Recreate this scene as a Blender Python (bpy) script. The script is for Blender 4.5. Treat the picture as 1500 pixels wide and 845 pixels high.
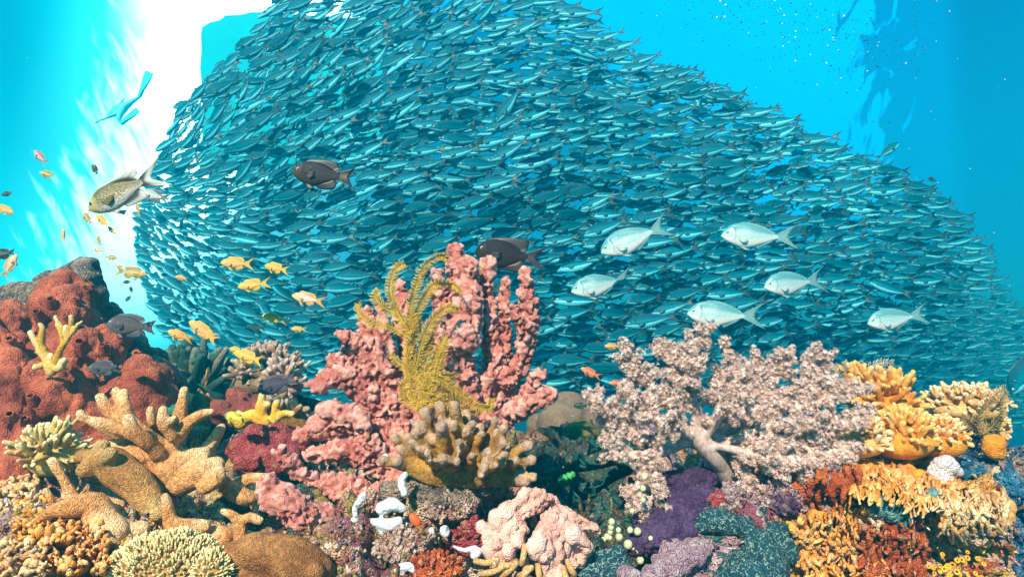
import bpy, math, random
import numpy as np
from mathutils import Vector, Matrix

for _o in list(bpy.data.objects):
    bpy.data.objects.remove(_o, do_unlink=True)
SC = bpy.context.scene
COL = SC.collection
RNG = np.random.default_rng(7)
random.seed(7)

# ------------------------------------------------------------------ camera
PITCH = math.radians(3.7)
FPX = 894.0                       # focal length in pixels of the 1500 px wide photograph
cam_d = bpy.data.cameras.new('camera')
cam_d.sensor_width = 36.0
cam_d.lens = FPX / 1500.0 * 36.0
cam_d.clip_start = 0.02
cam_d.clip_end = 500.0
cam = bpy.data.objects.new('camera', cam_d)
cam.rotation_euler = (math.radians(90) + PITCH, 0, 0)
COL.objects.link(cam)
SC.camera = cam

# ------------------------------------------------------------------ render look
SC.render.engine = 'CYCLES'
SC.view_settings.view_transform = 'Standard'
SC.view_settings.look = 'None'
SC.view_settings.gamma = 1.0
SC.view_settings.use_curve_mapping = False
SC.view_settings.exposure = 1.42
SC.cycles.use_denoising = True
SC.cycles.max_bounces = 6
SC.cycles.diffuse_bounces = 3
SC.cycles.glossy_bounces = 2
SC.cycles.transmission_bounces = 2
SC.cycles.volume_bounces = 0
SC.cycles.transparent_max_bounces = 6
SC.cycles.sample_clamp_indirect = 4.0
SC.cycles.caustics_reflective = False
SC.cycles.caustics_refractive = False


class G:
    """tiny helper around a node tree"""
    def __init__(s, tree):
        s.t = tree; s.n = tree.nodes; s.l = tree.links
        s.n.clear()

    def node(s, typ, **kw):
        n = s.n.new(typ)
        for k, v in kw.items():
            setattr(n, k, v)
        return n

    def put(s, sock, v):
        if v is None:
            return
        if isinstance(v, bpy.types.NodeSocket):
            s.l.new(v, sock)
        else:
            try:
                sock.default_value = v
            except Exception:
                if isinstance(v, (tuple, list)) and len(v) == 3:
                    sock.default_value = (*v, 1)
                else:
                    raise

    def m(s, op, a, b=None, c=None, clamp=False):
        n = s.node('ShaderNodeMath', operation=op, use_clamp=clamp)
        for i, v in enumerate((a, b, c)):
            if v is not None:
                s.put(n.inputs[i], v)
        return n.outputs[0]

    def ss(s, v, a, b, lo=0.0, hi=1.0):
        n = s.node('ShaderNodeMapRange', interpolation_type='SMOOTHSTEP')
        s.put(n.inputs['Value'], v)
        s.put(n.inputs['From Min'], a); s.put(n.inputs['From Max'], b)
        s.put(n.inputs['To Min'], lo); s.put(n.inputs['To Max'], hi)
        return n.outputs[0]

    def mix(s, f, a, b, mode='MIX'):
        n = s.node('ShaderNodeMix', data_type='RGBA', blend_type=mode)
        s.put(n.inputs[0], f)
        for sock, v in ((n.inputs[6], a), (n.inputs[7], b)):
            s.put(sock, (*v, 1) if isinstance(v, tuple) and len(v) == 3 else v)
        return n.outputs[2]

    def noise(s, vec, scale, detail=3, rough=0.55, dist=0.0):
        n = s.node('ShaderNodeTexNoise')
        if vec is not None:
            s.put(n.inputs['Vector'], vec)
        n.inputs['Scale'].default_value = scale
        n.inputs['Detail'].default_value = detail
        n.inputs['Roughness'].default_value = rough
        n.inputs['Distortion'].default_value = dist
        return n.outputs['Fac']

    def vor(s, vec, scale, feature='F1', out='Distance'):
        n = s.node('ShaderNodeTexVoronoi', feature=feature)
        if vec is not None:
            s.put(n.inputs['Vector'], vec)
        n.inputs['Scale'].default_value = scale
        return n.outputs[out]

    def comb(s, x, y, z=0.0):
        n = s.node('ShaderNodeCombineXYZ')
        for i, v in enumerate((x, y, z)):
            s.put(n.inputs[i], v)
        return n.outputs[0]


# ------------------------------------------------------------------ world: daylight coming down through the water
SUN_EL, SUN_AZ = math.radians(40), math.radians(200)      # azimuth clockwise from +Y: behind the camera, a little left
world = bpy.data.worlds.new('World')
SC.world = world
world.use_nodes = True
g = G(world.node_tree)
tc = g.node('ShaderNodeTexCoord').outputs['Generated']
sep = g.node('ShaderNodeSeparateXYZ'); g.put(sep.inputs[0], tc)
X, Y, Z = sep.outputs
az = g.m('MULTIPLY', g.m('ARCTAN2', X, Y), 57.2958)
el = g.m('MULTIPLY', g.m('ARCSINE', Z), 57.2958)
sky = g.node('ShaderNodeTexSky', sky_type='NISHITA', sun_disc=False)
sky.sun_elevation = SUN_EL
sky.sun_rotation = SUN_AZ
across = g.m('ADD', g.m('MULTIPLY', az, 0.9), g.m('MULTIPLY', el, 0.42))
along = g.m('SUBTRACT', g.m('MULTIPLY', az, 0.42), g.m('MULTIPLY', el, 0.9))
rip = g.noise(g.comb(g.m('MULTIPLY', across, 1.25), g.m('MULTIPLY', along, 0.36)), 1.0, 2, 0.5, 0.5)
rip_r = g.noise(g.comb(g.m('ADD', g.m('MULTIPLY', az, 0.95), g.m('MULTIPLY', el, -0.28)), g.m('MULTIPLY', el, 0.40)), 1.0, 2.5, 0.55, 0.6)
slow = g.noise(g.comb(az, el), 0.06, 2)
# base water colour: deep below, cyan above
up = g.ss(el, -22.0, 8.0)
top_edge = g.m('SUBTRACT', 31.0, g.m('MULTIPLY', g.m('MAXIMUM', az, 0.0), 0.60))          # shade of the crowd of fish put into the water colour behind it
c = g.mix(g.ss(g.m('SUBTRACT', el, top_edge), -5.0, -1.0), (0.0, 0.05, 0.09), (0.0, 0.46, 1.10))
# left shoulder of the bright window: turquoise
leftside = g.ss(az, -24.0, -33.0)
c = g.mix(g.m('MULTIPLY', leftside, up), c, (0.0, 0.92, 0.98))
dark_left = g.m('MULTIPLY', g.ss(az, -33.0, -42.0), g.ss(el, 2.0, 20.0))
c = g.mix(dark_left, c, (0.0, 0.17, 0.20))
# right, outside the window: deep blue, with a rippled edge
edge = g.m('ADD', az, g.m('ADD', g.m('MULTIPLY', g.m('SUBTRACT', rip_r, 0.5), 17.0), g.m('MULTIPLY', g.m('ABSOLUTE', g.m('SUBTRACT', el, 12.0)), 0.02)))
rightside = g.m('MAXIMUM', g.m('MULTIPLY', g.ss(edge, 30.4, 32.0), 0.8), g.ss(az, 31.0, 38.0))
deep_r = g.mix(g.ss(el, -6.0, 22.0), (0.0, 0.006, 0.05), (0.0, 0.018, 0.12))
c = g.mix(g.m('MULTIPLY', g.ss(az, 10.0, 29.0), g.ss(el, 5.0, 12.0)), c, (0.0, 0.50, 1.15))
c = g.mix(rightside, c, deep_r)
# the sun's glare at the surface, upper left, broken by ripples at its rim
ctr = g.m('ADD', -33.0, g.m('MULTIPLY', el, 0.22))
d_az = g.m('SUBTRACT', az, ctr)
d_r = g.m('ADD', d_az, g.m('MULTIPLY', g.m('SUBTRACT', rip, 0.5), g.ss(el, 24.0, 10.0, 6.0, 12.0)))
glare = g.m('MULTIPLY', g.ss(d_r, -7.0, -0.5), g.m('SUBTRACT', 1.0, g.ss(d_az, g.ss(el, 3.0, 24.0, 0.5, 5.0), g.ss(el, 3.0, 24.0, 8.0, 13.0))))
top = g.m('MULTIPLY', g.ss(el, 20.0, 25.0), g.ss(az, -12.0, -20.0))
glare = g.m('MAXIMUM', glare, g.m('MULTIPLY', top, g.ss(az, -35.0, -29.0)))
glare = g.m('MULTIPLY', glare, g.ss(el, -3.0, 11.0))
c = g.mix(glare, c, (2.7, 3.5, 3.6))
soft = g.m('MULTIPLY', g.m('MULTIPLY', g.ss(d_az, -11.0, -2.0), g.ss(d_az, 22.0, 5.0)), g.ss(el, -9.0, 4.0))
c = g.mix(g.m('MULTIPLY', soft, 0.55), c, (0.25, 1.5, 1.7), 'ADD')
# world colour darkened behind the photographer, shade of a reef slope not built
back = g.ss(Y, 0.05, -0.35)
c = g.mix(g.m('MULTIPLY', back, g.ss(el, 60.0, 25.0)), c, (0.0, 0.03, 0.05))
skyc = g.mix(1.0, sky.outputs[0], (0.02, 0.55, 0.8), 'MULTIPLY')
bg1 = g.node('ShaderNodeBackground'); g.put(bg1.inputs[0], c); bg1.inputs[1].default_value = 0.58
bg2 = g.node('ShaderNodeBackground'); g.put(bg2.inputs[0], skyc); bg2.inputs[1].default_value = 0.05
add = g.node('ShaderNodeAddShader')
g.l.new(bg1.outputs[0], add.inputs[0]); g.l.new(bg2.outputs[0], add.inputs[1])
out = g.node('ShaderNodeOutputWorld')
g.l.new(add.outputs[0], out.inputs['Surface'])

# ------------------------------------------------------------------ sun
sun_d = bpy.data.lights.new('sun', 'SUN')
sun_d.energy = 5.0
sun_d.angle = math.radians(0.6)
sun_d.color = (1.0, 0.78, 0.59)
sun = bpy.data.objects.new('sun', sun_d)
_dir = Vector((math.sin(SUN_AZ) * math.cos(SUN_EL), math.cos(SUN_AZ) * math.cos(SUN_EL), math.sin(SUN_EL)))
sun.rotation_euler = (-_dir).to_track_quat('-Z', 'Y').to_euler()
COL.objects.link(sun)

# ------------------------------------------------------------------ pixel <-> point
_cp, _sp = math.cos(PITCH), math.sin(PITCH)
AX_R = np.array([1.0, 0, 0]); AX_U = np.array([0, -_sp, _cp]); AX_F = np.array([0, _cp, _sp])


def P(px, py, d):
    px, py, d = np.asarray(px, float), np.asarray(py, float), np.asarray(d, float)
    u = (px - 750.0) / FPX * d
    v = (422.5 - py) / FPX * d
    return u[..., None] * AX_R + v[..., None] * AX_U + d[..., None] * AX_F


def tag(o, label=None, cat=None, group=None, kind=None):
    if label: o['label'] = label
    if cat: o['category'] = cat
    if group: o['group'] = group
    if kind: o['kind'] = kind
    return o


# ------------------------------------------------------------------ numpy noise
def _hash(ix, iy, iz, seed):
    h = (ix.astype(np.int64) * 374761393 + iy.astype(np.int64) * 668265263 + iz.astype(np.int64) * 2147483647 + seed * 974711) & 0xFFFFFFFF
    h = ((h ^ (h >> 13)) * 1274126177) & 0xFFFFFFFF
    h = ((h ^ (h >> 16)) * 2246822519) & 0xFFFFFFFF
    return (h ^ (h >> 15)) & 0xFFFFFFFF


def vnoise(p, scale, seed=0):
    q = p * scale
    i = np.floor(q).astype(np.int64); f = q - i
    w = f * f * f * (f * (f * 6 - 15) + 10)
    r = np.zeros(len(p))
    for a in (0, 1):
        for b in (0, 1):
            for c_ in (0, 1):
                h = _hash(i[:, 0] + a, i[:, 1] + b, i[:, 2] + c_, seed) / 4294967295.0
                r += h * (w[:, 0] if a else 1 - w[:, 0]) * (w[:, 1] if b else 1 - w[:, 1]) * (w[:, 2] if c_ else 1 - w[:, 2])
    return r * 2 - 1


def fbm(p, scale, octv=4, seed=0, gain=0.5):
    r = np.zeros(len(p)); a = 1.0; t = 0.0
    for o in range(octv):
        r += a * vnoise(p, scale * 2.03 ** o, seed + o * 17); t += a; a *= gain
    return r / t


def worley(p, scale, seed=0):
    """distance to the nearest feature point, and that cell's hash in 0..1"""
    q = p * scale
    i = np.floor(q).astype(np.int64)
    best = np.full(len(p), 9.0); cid = np.zeros(len(p))
    for a in (-1, 0, 1):
        for b in (-1, 0, 1):
            for c_ in (-1, 0, 1):
                cx, cy, cz = i[:, 0] + a, i[:, 1] + b, i[:, 2] + c_
                h1 = _hash(cx, cy, cz, seed + 1) / 4294967295.0
                h2 = _hash(cx, cy, cz, seed + 2) / 4294967295.0
                h3 = _hash(cx, cy, cz, seed + 3) / 4294967295.0
                d = np.sqrt((cx + h1 - q[:, 0]) ** 2 + (cy + h2 - q[:, 1]) ** 2 + (cz + h3 - q[:, 2]) ** 2)
                k = d < best
                best = np.where(k, d, best)
                cid = np.where(k, (h1 * 7.13 + h2 * 3.7 + h3 * 11.9) % 1.0, cid)
    return best, cid


# ------------------------------------------------------------------ mesh plumbing
class MB:
    """collects pieces (verts, faces, attributes, material slot) into one mesh"""
    def __init__(s):
        s.V = []; s.F = []; s.M = []; s.A = {}; s.n = 0

    def add(s, V, F, mi=0, **at):
        V = np.asarray(V, float)
        base = s.n
        s.V.append(V)
        s.F += [tuple(int(i) + base for i in f) for f in F]
        s.M += [mi] * len(F)
        for k in set(list(at) + list(s.A)):
            lst = s.A.setdefault(k, [np.zeros(base)] if base else [])
            v = at.get(k, 0.0)
            lst.append(np.broadcast_to(np.asarray(v, float), (len(V),)).copy())
        s.n += len(V)

    def mesh(s, name, mats, smooth=True):
        V = np.concatenate(s.V) if s.V else np.zeros((0, 3))
        return mk_mesh(name, V, s.F, mats, {k: np.concatenate(v) for k, v in s.A.items()}, s.M if len(mats) > 1 else None, smooth)


def mk_mesh(name, V, F, mats, attrs=None, mi=None, smooth=True):
    me = bpy.data.meshes.new(name)
    me.from_pydata(np.asarray(V, float).tolist(), [], F if isinstance(F, list) else np.asarray(F).tolist())
    for m_ in (mats if isinstance(mats, (list, tuple)) else [mats]):
        me.materials.append(m_)
    if mi is not None:
        me.polygons.foreach_set('material_index', np.asarray(mi, np.int32))
    me.polygons.foreach_set('use_smooth', np.full(len(me.polygons), smooth))
    for k, v in (attrs or {}).items():
        v = np.asarray(v)
        if v.ndim == 2:
            a = me.attributes.new(k, 'FLOAT_COLOR', 'POINT')
            a.data.foreach_set('color', np.concatenate([v, np.ones((len(v), 1))], 1).astype(np.float32).ravel())
        else:
            a = me.attributes.new(k, 'FLOAT', 'POINT')
            a.data.foreach_set('value', v.astype(np.float32))
    me.update()
    return me


def link(name, me, parent=None, loc=None):
    o = bpy.data.objects.new(name, me)
    COL.objects.link(o)
    if loc is not None:
        o.location = loc
    if parent is not None:
        o.parent = parent
    return o


def recenter(V):
    """thing's origin at the base of its mesh"""
    c_ = np.array([V[:, 0].mean(), V[:, 1].mean(), V[:, 2].min()])
    return V - c_, c_


def catmull(pts, n):
    pts = np.asarray(pts, float)
    if len(pts) < 3:
        t = np.linspace(0, 1, n)[:, None]
        return pts[0] * (1 - t) + pts[-1] * t
    p = np.vstack([2 * pts[0] - pts[1], pts, 2 * pts[-1] - pts[-2]])
    out_ = []
    for t in np.linspace(0, len(pts) - 1 - 1e-6, n):
        i = int(t); f = t - i
        a, b, c_, d = p[i:i + 4]
        out_.append(0.5 * (2 * b + (c_ - a) * f + (2 * a - 5 * b + 4 * c_ - d) * f * f + (3 * b - a - 3 * c_ + d) * f ** 3))
    return np.array(out_)


def tube(pts, rad, ns=10, cap=3, flat=None):
    """closed round-ended tube; returns V, F, t (0 base .. 1 tip)"""
    pts = np.asarray(pts, float); rad = np.asarray(rad, float)
    T = np.gradient(pts, axis=0)
    T /= np.linalg.norm(T, axis=1)[:, None] + 1e-12
    ref = np.array([0, 0, 1.0]) if abs(T[0][2]) < 0.9 else np.array([1.0, 0, 0])
    N = []
    for t in T:
        n_ = ref - t * ref.dot(t); n_ /= np.linalg.norm(n_) + 1e-12
        N.append(n_); ref = n_
    N = np.array(N); B = np.cross(T, N)
    rings = []; tt = []
    L = len(pts)
    for k in range(cap, 0, -1):
        a = k / cap * math.pi / 2
        rings.append((pts[0] - T[0] * rad[0] * math.sin(a) * 0.9, rad[0] * max(math.cos(a), 0.08), 0)); tt.append(0)
    for k in range(L):
        rings.append((pts[k], rad[k], k)); tt.append(k / (L - 1))
    for k in range(1, cap + 1):
        a = k / cap * math.pi / 2
        rings.append((pts[-1] + T[-1] * rad[-1] * math.sin(a), rad[-1] * max(math.cos(a), 0.08), L - 1)); tt.append(1)
    an = np.linspace(0, 2 * math.pi, ns, endpoint=False)
    V = []; tv = []
    for (c_, r, k), t in zip(rings, tt):
        V.append(c_ + r * (np.cos(an)[:, None] * N[k] + np.sin(an)[:, None] * B[k])); tv += [t] * ns
    V = np.concatenate(V)
    R = len(rings)
    F = [(i * ns + j, i * ns + (j + 1) % ns, (i + 1) * ns + (j + 1) % ns, (i + 1) * ns + j) for i in range(R - 1) for j in range(ns)]
    F.append(tuple(range(ns))[::-1]); F.append(tuple((R - 1) * ns + j for j in range(ns)))
    return V, F, np.array(tv)


def ico(sub=2):
    import bmesh
    bm = bmesh.new()
    bmesh.ops.create_icosphere(bm, subdivisions=sub, radius=1.0)
    V = np.array([v.co[:] for v in bm.verts]); F = [tuple(v.index for v in f.verts) for f in bm.faces]
    bm.free()
    return V, F


ICO1, ICO2, ICO3 = ico(1), ico(2), ico(3)


def normals_of(me):
    n = np.zeros(len(me.vertices) * 3, np.float32)
    me.vertex_normals.foreach_get('vector', n)
    return n.reshape(-1, 3).astype(float)


def verts_of(me):
    v = np.zeros(len(me.vertices) * 3, np.float32)
    me.vertices.foreach_get('co', v)
    return v.reshape(-1, 3).astype(float)


def fuse(mb, voxel, smooth_it=2):
    """overlapping pieces become one continuous skin"""
    me = mb.mesh('tmp', [None])
    o = link('tmp', me)
    r = o.modifiers.new('r', 'REMESH'); r.mode = 'VOXEL'; r.voxel_size = voxel; r.use_smooth_shade = True
    if smooth_it:
        s_ = o.modifiers.new('s', 'SMOOTH'); s_.iterations = smooth_it; s_.factor = 0.5
    dg = bpy.context.evaluated_depsgraph_get()
    new = bpy.data.meshes.new_from_object(o.evaluated_get(dg))
    bpy.data.objects.remove(o, do_unlink=True)
    bpy.data.meshes.remove(me)
    return new


def set_attr(me, k, v):
    v = np.asarray(v)
    if v.ndim == 2:
        a = me.attributes.new(k, 'FLOAT_COLOR', 'POINT')
        a.data.foreach_set('color', np.concatenate([v, np.ones((len(v), 1))], 1).astype(np.float32).ravel())
    else:
        a = me.attributes.new(k, 'FLOAT', 'POINT')
        a.data.foreach_set('value', v.astype(np.float32))


def organic(name, strands, voxel, mat, disp=None, parent=None, ns=10, smooth_it=2, tips=None, extra=None, coord=None):
    """strands: [(x, y, d, r_px), ...] in photo pixels with distance in metres -> one fused organic mesh object.
    disp(V, N) -> metres along the normal. extra: list of (V, F) pieces to fuse in."""
    mb = MB(); tip_pts = []
    for s_ in strands:
        s_ = np.asarray(s_, float)
        W = P(s_[:, 0], s_[:, 1], s_[:, 2]); R = s_[:, 3] * s_[:, 2] / FPX
        n = max(6, 5 * len(s_))
        q = catmull(np.hstack([W, R[:, None]]), n)
        V, F, t = tube(q[:, :3], np.maximum(q[:, 3], 0.0012), ns)
        mb.add(V, F)
        tip_pts.append((q[-1, :3], q[-1, 3]))
    for V, F in (extra or []):
        mb.add(V, F)
    me = fuse(mb, voxel, smooth_it)
    V = verts_of(me); N = normals_of(me)
    tipv = np.zeros(len(V))
    if tips:
        for c_, r in tip_pts:
            dd = np.linalg.norm(V - c_, axis=1)
            tipv = np.maximum(tipv, np.clip(1 - dd / (r * tips), 0, 1))
    if disp is not None:
        h = disp(V, N)
        V = V + N * h[:, None]
        set_attr(me, 'hgt', h)
    set_attr(me, 'tip', tipv)
    V, c_ = recenter(V)
    if parent is not None and parent.type == 'EMPTY':
        V = V + c_ - np.array(parent.location); c_ = None
    me.vertices.foreach_set('co', V.astype(np.float32).ravel())
    me.update()
    me.name = name
    me.materials.clear(); me.materials.append(mat)
    return link(name, me, parent, c_)


def joined(name, strands, mat, extra=None, amp=0.0012, ns=8):
    """stubby fingers on a core, kept crisp: strands in world metres (x, y, z, r)"""
    mb = MB(); rj = np.random.default_rng(len(strands))
    for V, F in (extra or []):
        mb.add(V, F, tip=0.0, rnd=0.0)
    for s_ in strands:
        s_ = np.asarray(s_, float)
        q = catmull(s_, max(6, 3 * len(s_)))
        V, F, t = tube(q[:, :3], np.maximum(q[:, 3], 0.0006), ns, 3)
        mb.add(V, F, tip=np.clip((t - 0.45) / 0.55, 0, 1) ** 1.5, rnd=rj.uniform(-1, 1))
    me = mb.mesh(name, [mat])
    V = verts_of(me); N = normals_of(me)
    V = V + N * (amp * (fbm(V, 130, 3, 5) + 0.8 * fbm(V, 45, 2, 8)))[:, None]
    V, c_ = recenter(V)
    me.vertices.foreach_set('co', V.astype(np.float32).ravel()); me.update()
    return link(name, me, None, c_)


def to_world(strands, rs=1.0):
    out_ = []
    for s_ in strands:
        s_ = np.asarray(s_, float)
        out_.append(np.hstack([P(s_[:, 0], s_[:, 1], s_[:, 2]), (s_[:, 3] * rs * s_[:, 2] / FPX)[:, None]]))
    return out_


def empty(name, loc):
    o = bpy.data.objects.new(name, None)
    o.empty_display_size = 0.05
    COL.objects.link(o); o.location = loc
    bpy.context.view_layer.update()
    return o


# ------------------------------------------------------------------ materials
def new_mat(name):
    m_ = bpy.data.materials.new(name); m_.use_nodes = True
    g_ = G(m_.node_tree)
    b = g_.node('ShaderNodeBsdfPrincipled'); o = g_.node('ShaderNodeOutputMaterial')
    g_.l.new(b.outputs[0], o.inputs[0])
    return m_, g_, b


def attr(g_, k, out_='Fac'):
    n = g_.node('ShaderNodeAttribute', attribute_name=k)
    return n.outputs[out_]


def coral_mat(name, c1, c2, scale=30, c3=None, spot=120, spot_lim=0.35, tip=None, bump=(90, 0.4, 0.004), rough=0.7, sss=0.0, fine=0.25, vcol=False, spec=0.18):
    """two mottled colours, optional spots and pale tips, fine bump"""
    m_, g_, b = new_mat(name)
    co = g_.node('ShaderNodeTexCoord').outputs['Object']
    n1 = g_.noise(co, scale, 5, 0.62)
    c_ = g_.mix(g_.ss(n1, 0.36, 0.64), c1, c2)
    if vcol:
        c_ = attr(g_, 'Col', 'Color')
        c_ = g_.mix(g_.ss(g_.noise(co, 160, 3, 0.6), 0.42, 0.72), c_, g_.mix(0.6, c_, c1))
        c_ = g_.mix(g_.ss(g_.noise(co, 75, 4, 0.65), 0.56, 0.70, 0.0, 0.7), c_, c2)
    if c3 is not None:
        v = g_.vor(co, spot)
        c_ = g_.mix(g_.ss(v, spot_lim, spot_lim * 0.4), c_, c3)
    if tip is not None:
        c_ = g_.mix(attr(g_, 'tip'), c_, tip)
    rn = attr(g_, 'rnd')                                       # every finger has its own shade of pigment
    c_ = g_.mix(g_.m('MULTIPLY', g_.ss(rn, 0.0, 1.0), 0.6), c_, g_.mix(0.45, c_, (0.85, 0.66, 0.48)))
    c_ = g_.mix(g_.m('MULTIPLY', g_.ss(rn, 0.0, -1.0), 0.75), c_, g_.mix(1.0, c_, (0.68, 0.46, 0.36), 'MULTIPLY'))
    n2 = g_.noise(co, 190, 4, 0.75)
    c_ = g_.mix(fine, c_, g_.mix(g_.ss(n2, 0.34, 0.66), (0.12, 0.11, 0.10), (1.6, 1.6, 1.6)), 'MULTIPLY')
    g_.put(b.inputs['Base Color'], c_)
    b.inputs['Roughness'].default_value = rough
    b.inputs['Specular IOR Level'].default_value = spec
    if sss:
        b.inputs['Subsurface Weight'].default_value = sss
        b.inputs['Subsurface Radius'].default_value = (0.012, 0.006, 0.004)
        b.inputs['Subsurface Scale'].default_value = 0.5
    if bump:
        bs, st, dist = bump
        h = g_.m('ADD', g_.noise(co, bs, 4, 0.65), g_.m('MULTIPLY', g_.vor(co, bs * 2.2), -0.6))
        bn = g_.node('ShaderNodeBump'); bn.inputs['Strength'].default_value = min(1.0, st * 1.3); bn.inputs['Distance'].default_value = dist * 2.2
        g_.put(bn.inputs['Height'], h)
        g_.put(b.inputs['Normal'], bn.outputs[0])
    return m_


def plain_mat(name, col, rough=0.5, spec=0.5, metal=0.0, var=0.25, vs=60, bump=None):
    m_, g_, b = new_mat(name)
    co = g_.node('ShaderNodeTexCoord').outputs['Object']
    n = g_.noise(co, vs, 3)
    c_ = g_.mix(g_.ss(n, 0.3, 0.7), tuple(x * (1 - var) for x in col), tuple(min(1, x * (1 + var)) for x in col))
    g_.put(b.inputs['Base Color'], c_)
    b.inputs['Roughness'].default_value = rough
    b.inputs['Specular IOR Level'].default_value = spec
    b.inputs['Metallic'].default_value = metal
    if bump:
        bn = g_.node('ShaderNodeBump'); bn.inputs['Strength'].default_value = bump[1]; bn.inputs['Distance'].default_value = 0.003
        g_.put(bn.inputs['Height'], g_.noise(co, bump[0], 3))
        g_.put(b.inputs['Normal'], bn.outputs[0])
    return m_
# ================================================================== FISH
def fish_mat(name, back, flank, belly, band=None, head=None, scales=0.3, rough=0.35, lines=0.0, metal=0.0, grid=(46, 13), soft=(0.35, 0.55), rear=None, spec=0.5):
    """countershaded scaly skin; 'vz' runs -1 belly .. 1 back, 'ux' 0 snout .. 1 tail root"""
    m_, g_, b = new_mat(name)
    vz = attr(g_, 'vz'); ux = attr(g_, 'ux')
    co = g_.node('ShaderNodeTexCoord').outputs['Object']
    wob = g_.m('ADD', vz, g_.m('MULTIPLY', g_.m('SUBTRACT', g_.noise(co, 9, 2), 0.5), 0.25))
    c_ = g_.mix(g_.ss(wob, -0.75, -0.75 + soft[0] * 2), belly, flank)
    c_ = g_.mix(g_.ss(wob, 0.05, 0.05 + soft[1]), c_, back)
    if rear is not None:
        c_ = g_.mix(g_.ss(ux, 0.55, 0.95), c_, rear)
    if band is not None:
        k = g_.m('MULTIPLY', g_.ss(wob, -0.62, -0.5), g_.ss(wob, -0.25, -0.38))
        c_ = g_.mix(g_.m('MULTIPLY', k, 0.8), c_, band)
    if head is not None:
        c_ = g_.mix(g_.ss(ux, 0.27, 0.12), c_, head)
    # rows of scales
    sv = g_.comb(g_.m('MULTIPLY', ux, grid[0]), g_.m('MULTIPLY', g_.m('ARCSINE', vz), grid[1]))
    v = g_.vor(sv, 1.0)
    sc_ = g_.m('MULTIPLY', g_.ss(v, 0.25, 0.75), g_.ss(ux, 0.18, 0.26))
    c_ = g_.mix(g_.m('MULTIPLY', sc_, scales), c_, g_.mix(0.65, c_, (0.0, 0.0, 0.0)))
    if lines:
        w = g_.m('SINE', g_.m('MULTIPLY', g_.m('ADD', vz, g_.m('MULTIPLY', ux, 0.1)), 44.0))
        c_ = g_.mix(g_.m('MULTIPLY', g_.m('MULTIPLY', g_.ss(w, 0.2, 0.9), lines), g_.ss(vz, -0.5, 0.0)), c_, g_.mix(0.5, c_, (0.05, 0.08, 0.1)))
    # gill cover edge
    gl = g_.m('ABSOLUTE', g_.m('SUBTRACT', ux, g_.m('SUBTRACT', 0.245, g_.m('MULTIPLY', g_.m('MULTIPLY', vz, vz), 0.07))))
    gk = g_.m('MULTIPLY', g_.ss(gl, 0.014, 0.004), g_.ss(g_.m('ABSOLUTE', vz), 0.85, 0.6))
    c_ = g_.mix(g_.m('MULTIPLY', gk, 0.45), c_, g_.mix(0.7, c_, (0, 0, 0)))
    g_.put(b.inputs['Base Color'], c_)
    b.inputs['Roughness'].default_value = rough
    b.inputs['Metallic'].default_value = metal
    b.inputs['Specular IOR Level'].default_value = spec
    bn = g_.node('ShaderNodeBump'); bn.inputs['Strength'].default_value = 0.25; bn.inputs['Distance'].default_value = 0.01
    g_.put(bn.inputs['Height'], g_.m('SUBTRACT', g_.m('MULTIPLY', sc_, -1.0), g_.m('MULTIPLY', gk, 3.0)))
    g_.put(b.inputs['Normal'], bn.outputs[0])
    return m_


def fin_mat(name, col, edge, rays=60, trans=0.35, rim=(0.72, 0.98)):
    """thin ray-finned membrane, 'ux' 0 root .. 1 edge, 'vz' along the fin"""
    m_, g_, b = new_mat(name)
    ux = attr(g_, 'ux'); vz = attr(g_, 'vz')
    c_ = g_.mix(g_.ss(ux, rim[0], rim[1]), col, edge)
    w = g_.m('SINE', g_.m('MULTIPLY', vz, float(rays)))
    c_ = g_.mix(g_.m('MULTIPLY', g_.ss(w, -0.2, 0.8), 0.35), c_, g_.mix(0.6, c_, (0, 0, 0)))
    g_.put(b.inputs['Base Color'], c_)
    b.inputs['Roughness'].default_value = 0.5
    tr = g_.node('ShaderNodeBsdfTranslucent'); g_.put(tr.inputs[0], c_)
    mx = g_.node('ShaderNodeMixShader'); mx.inputs[0].default_value = trans
    o = [n for n in g_.n if n.type == 'OUTPUT_MATERIAL'][0]
    g_.l.new(b.outputs[0], mx.inputs[1]); g_.l.new(tr.outputs[0], mx.inputs[2]); g_.l.new(mx.outputs[0], o.inputs[0])
    return m_


EYE_IRIS = plain_mat('fish_iris', (0.55, 0.5, 0.38), 0.2, 0.6)
EYE_BLUE = plain_mat('fish_iris_blue', (0.12, 0.22, 0.35), 0.2, 0.6)
EYE_PUPIL = plain_mat('fish_pupil', (0.005, 0.005, 0.006), 0.08, 0.8)


def smooth_interp(x, xs, ys):
    c_ = catmull(np.stack([xs, ys], 1), 600)
    return np.interp(x, np.maximum.accumulate(c_[:, 0]), c_[:, 1])


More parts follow.
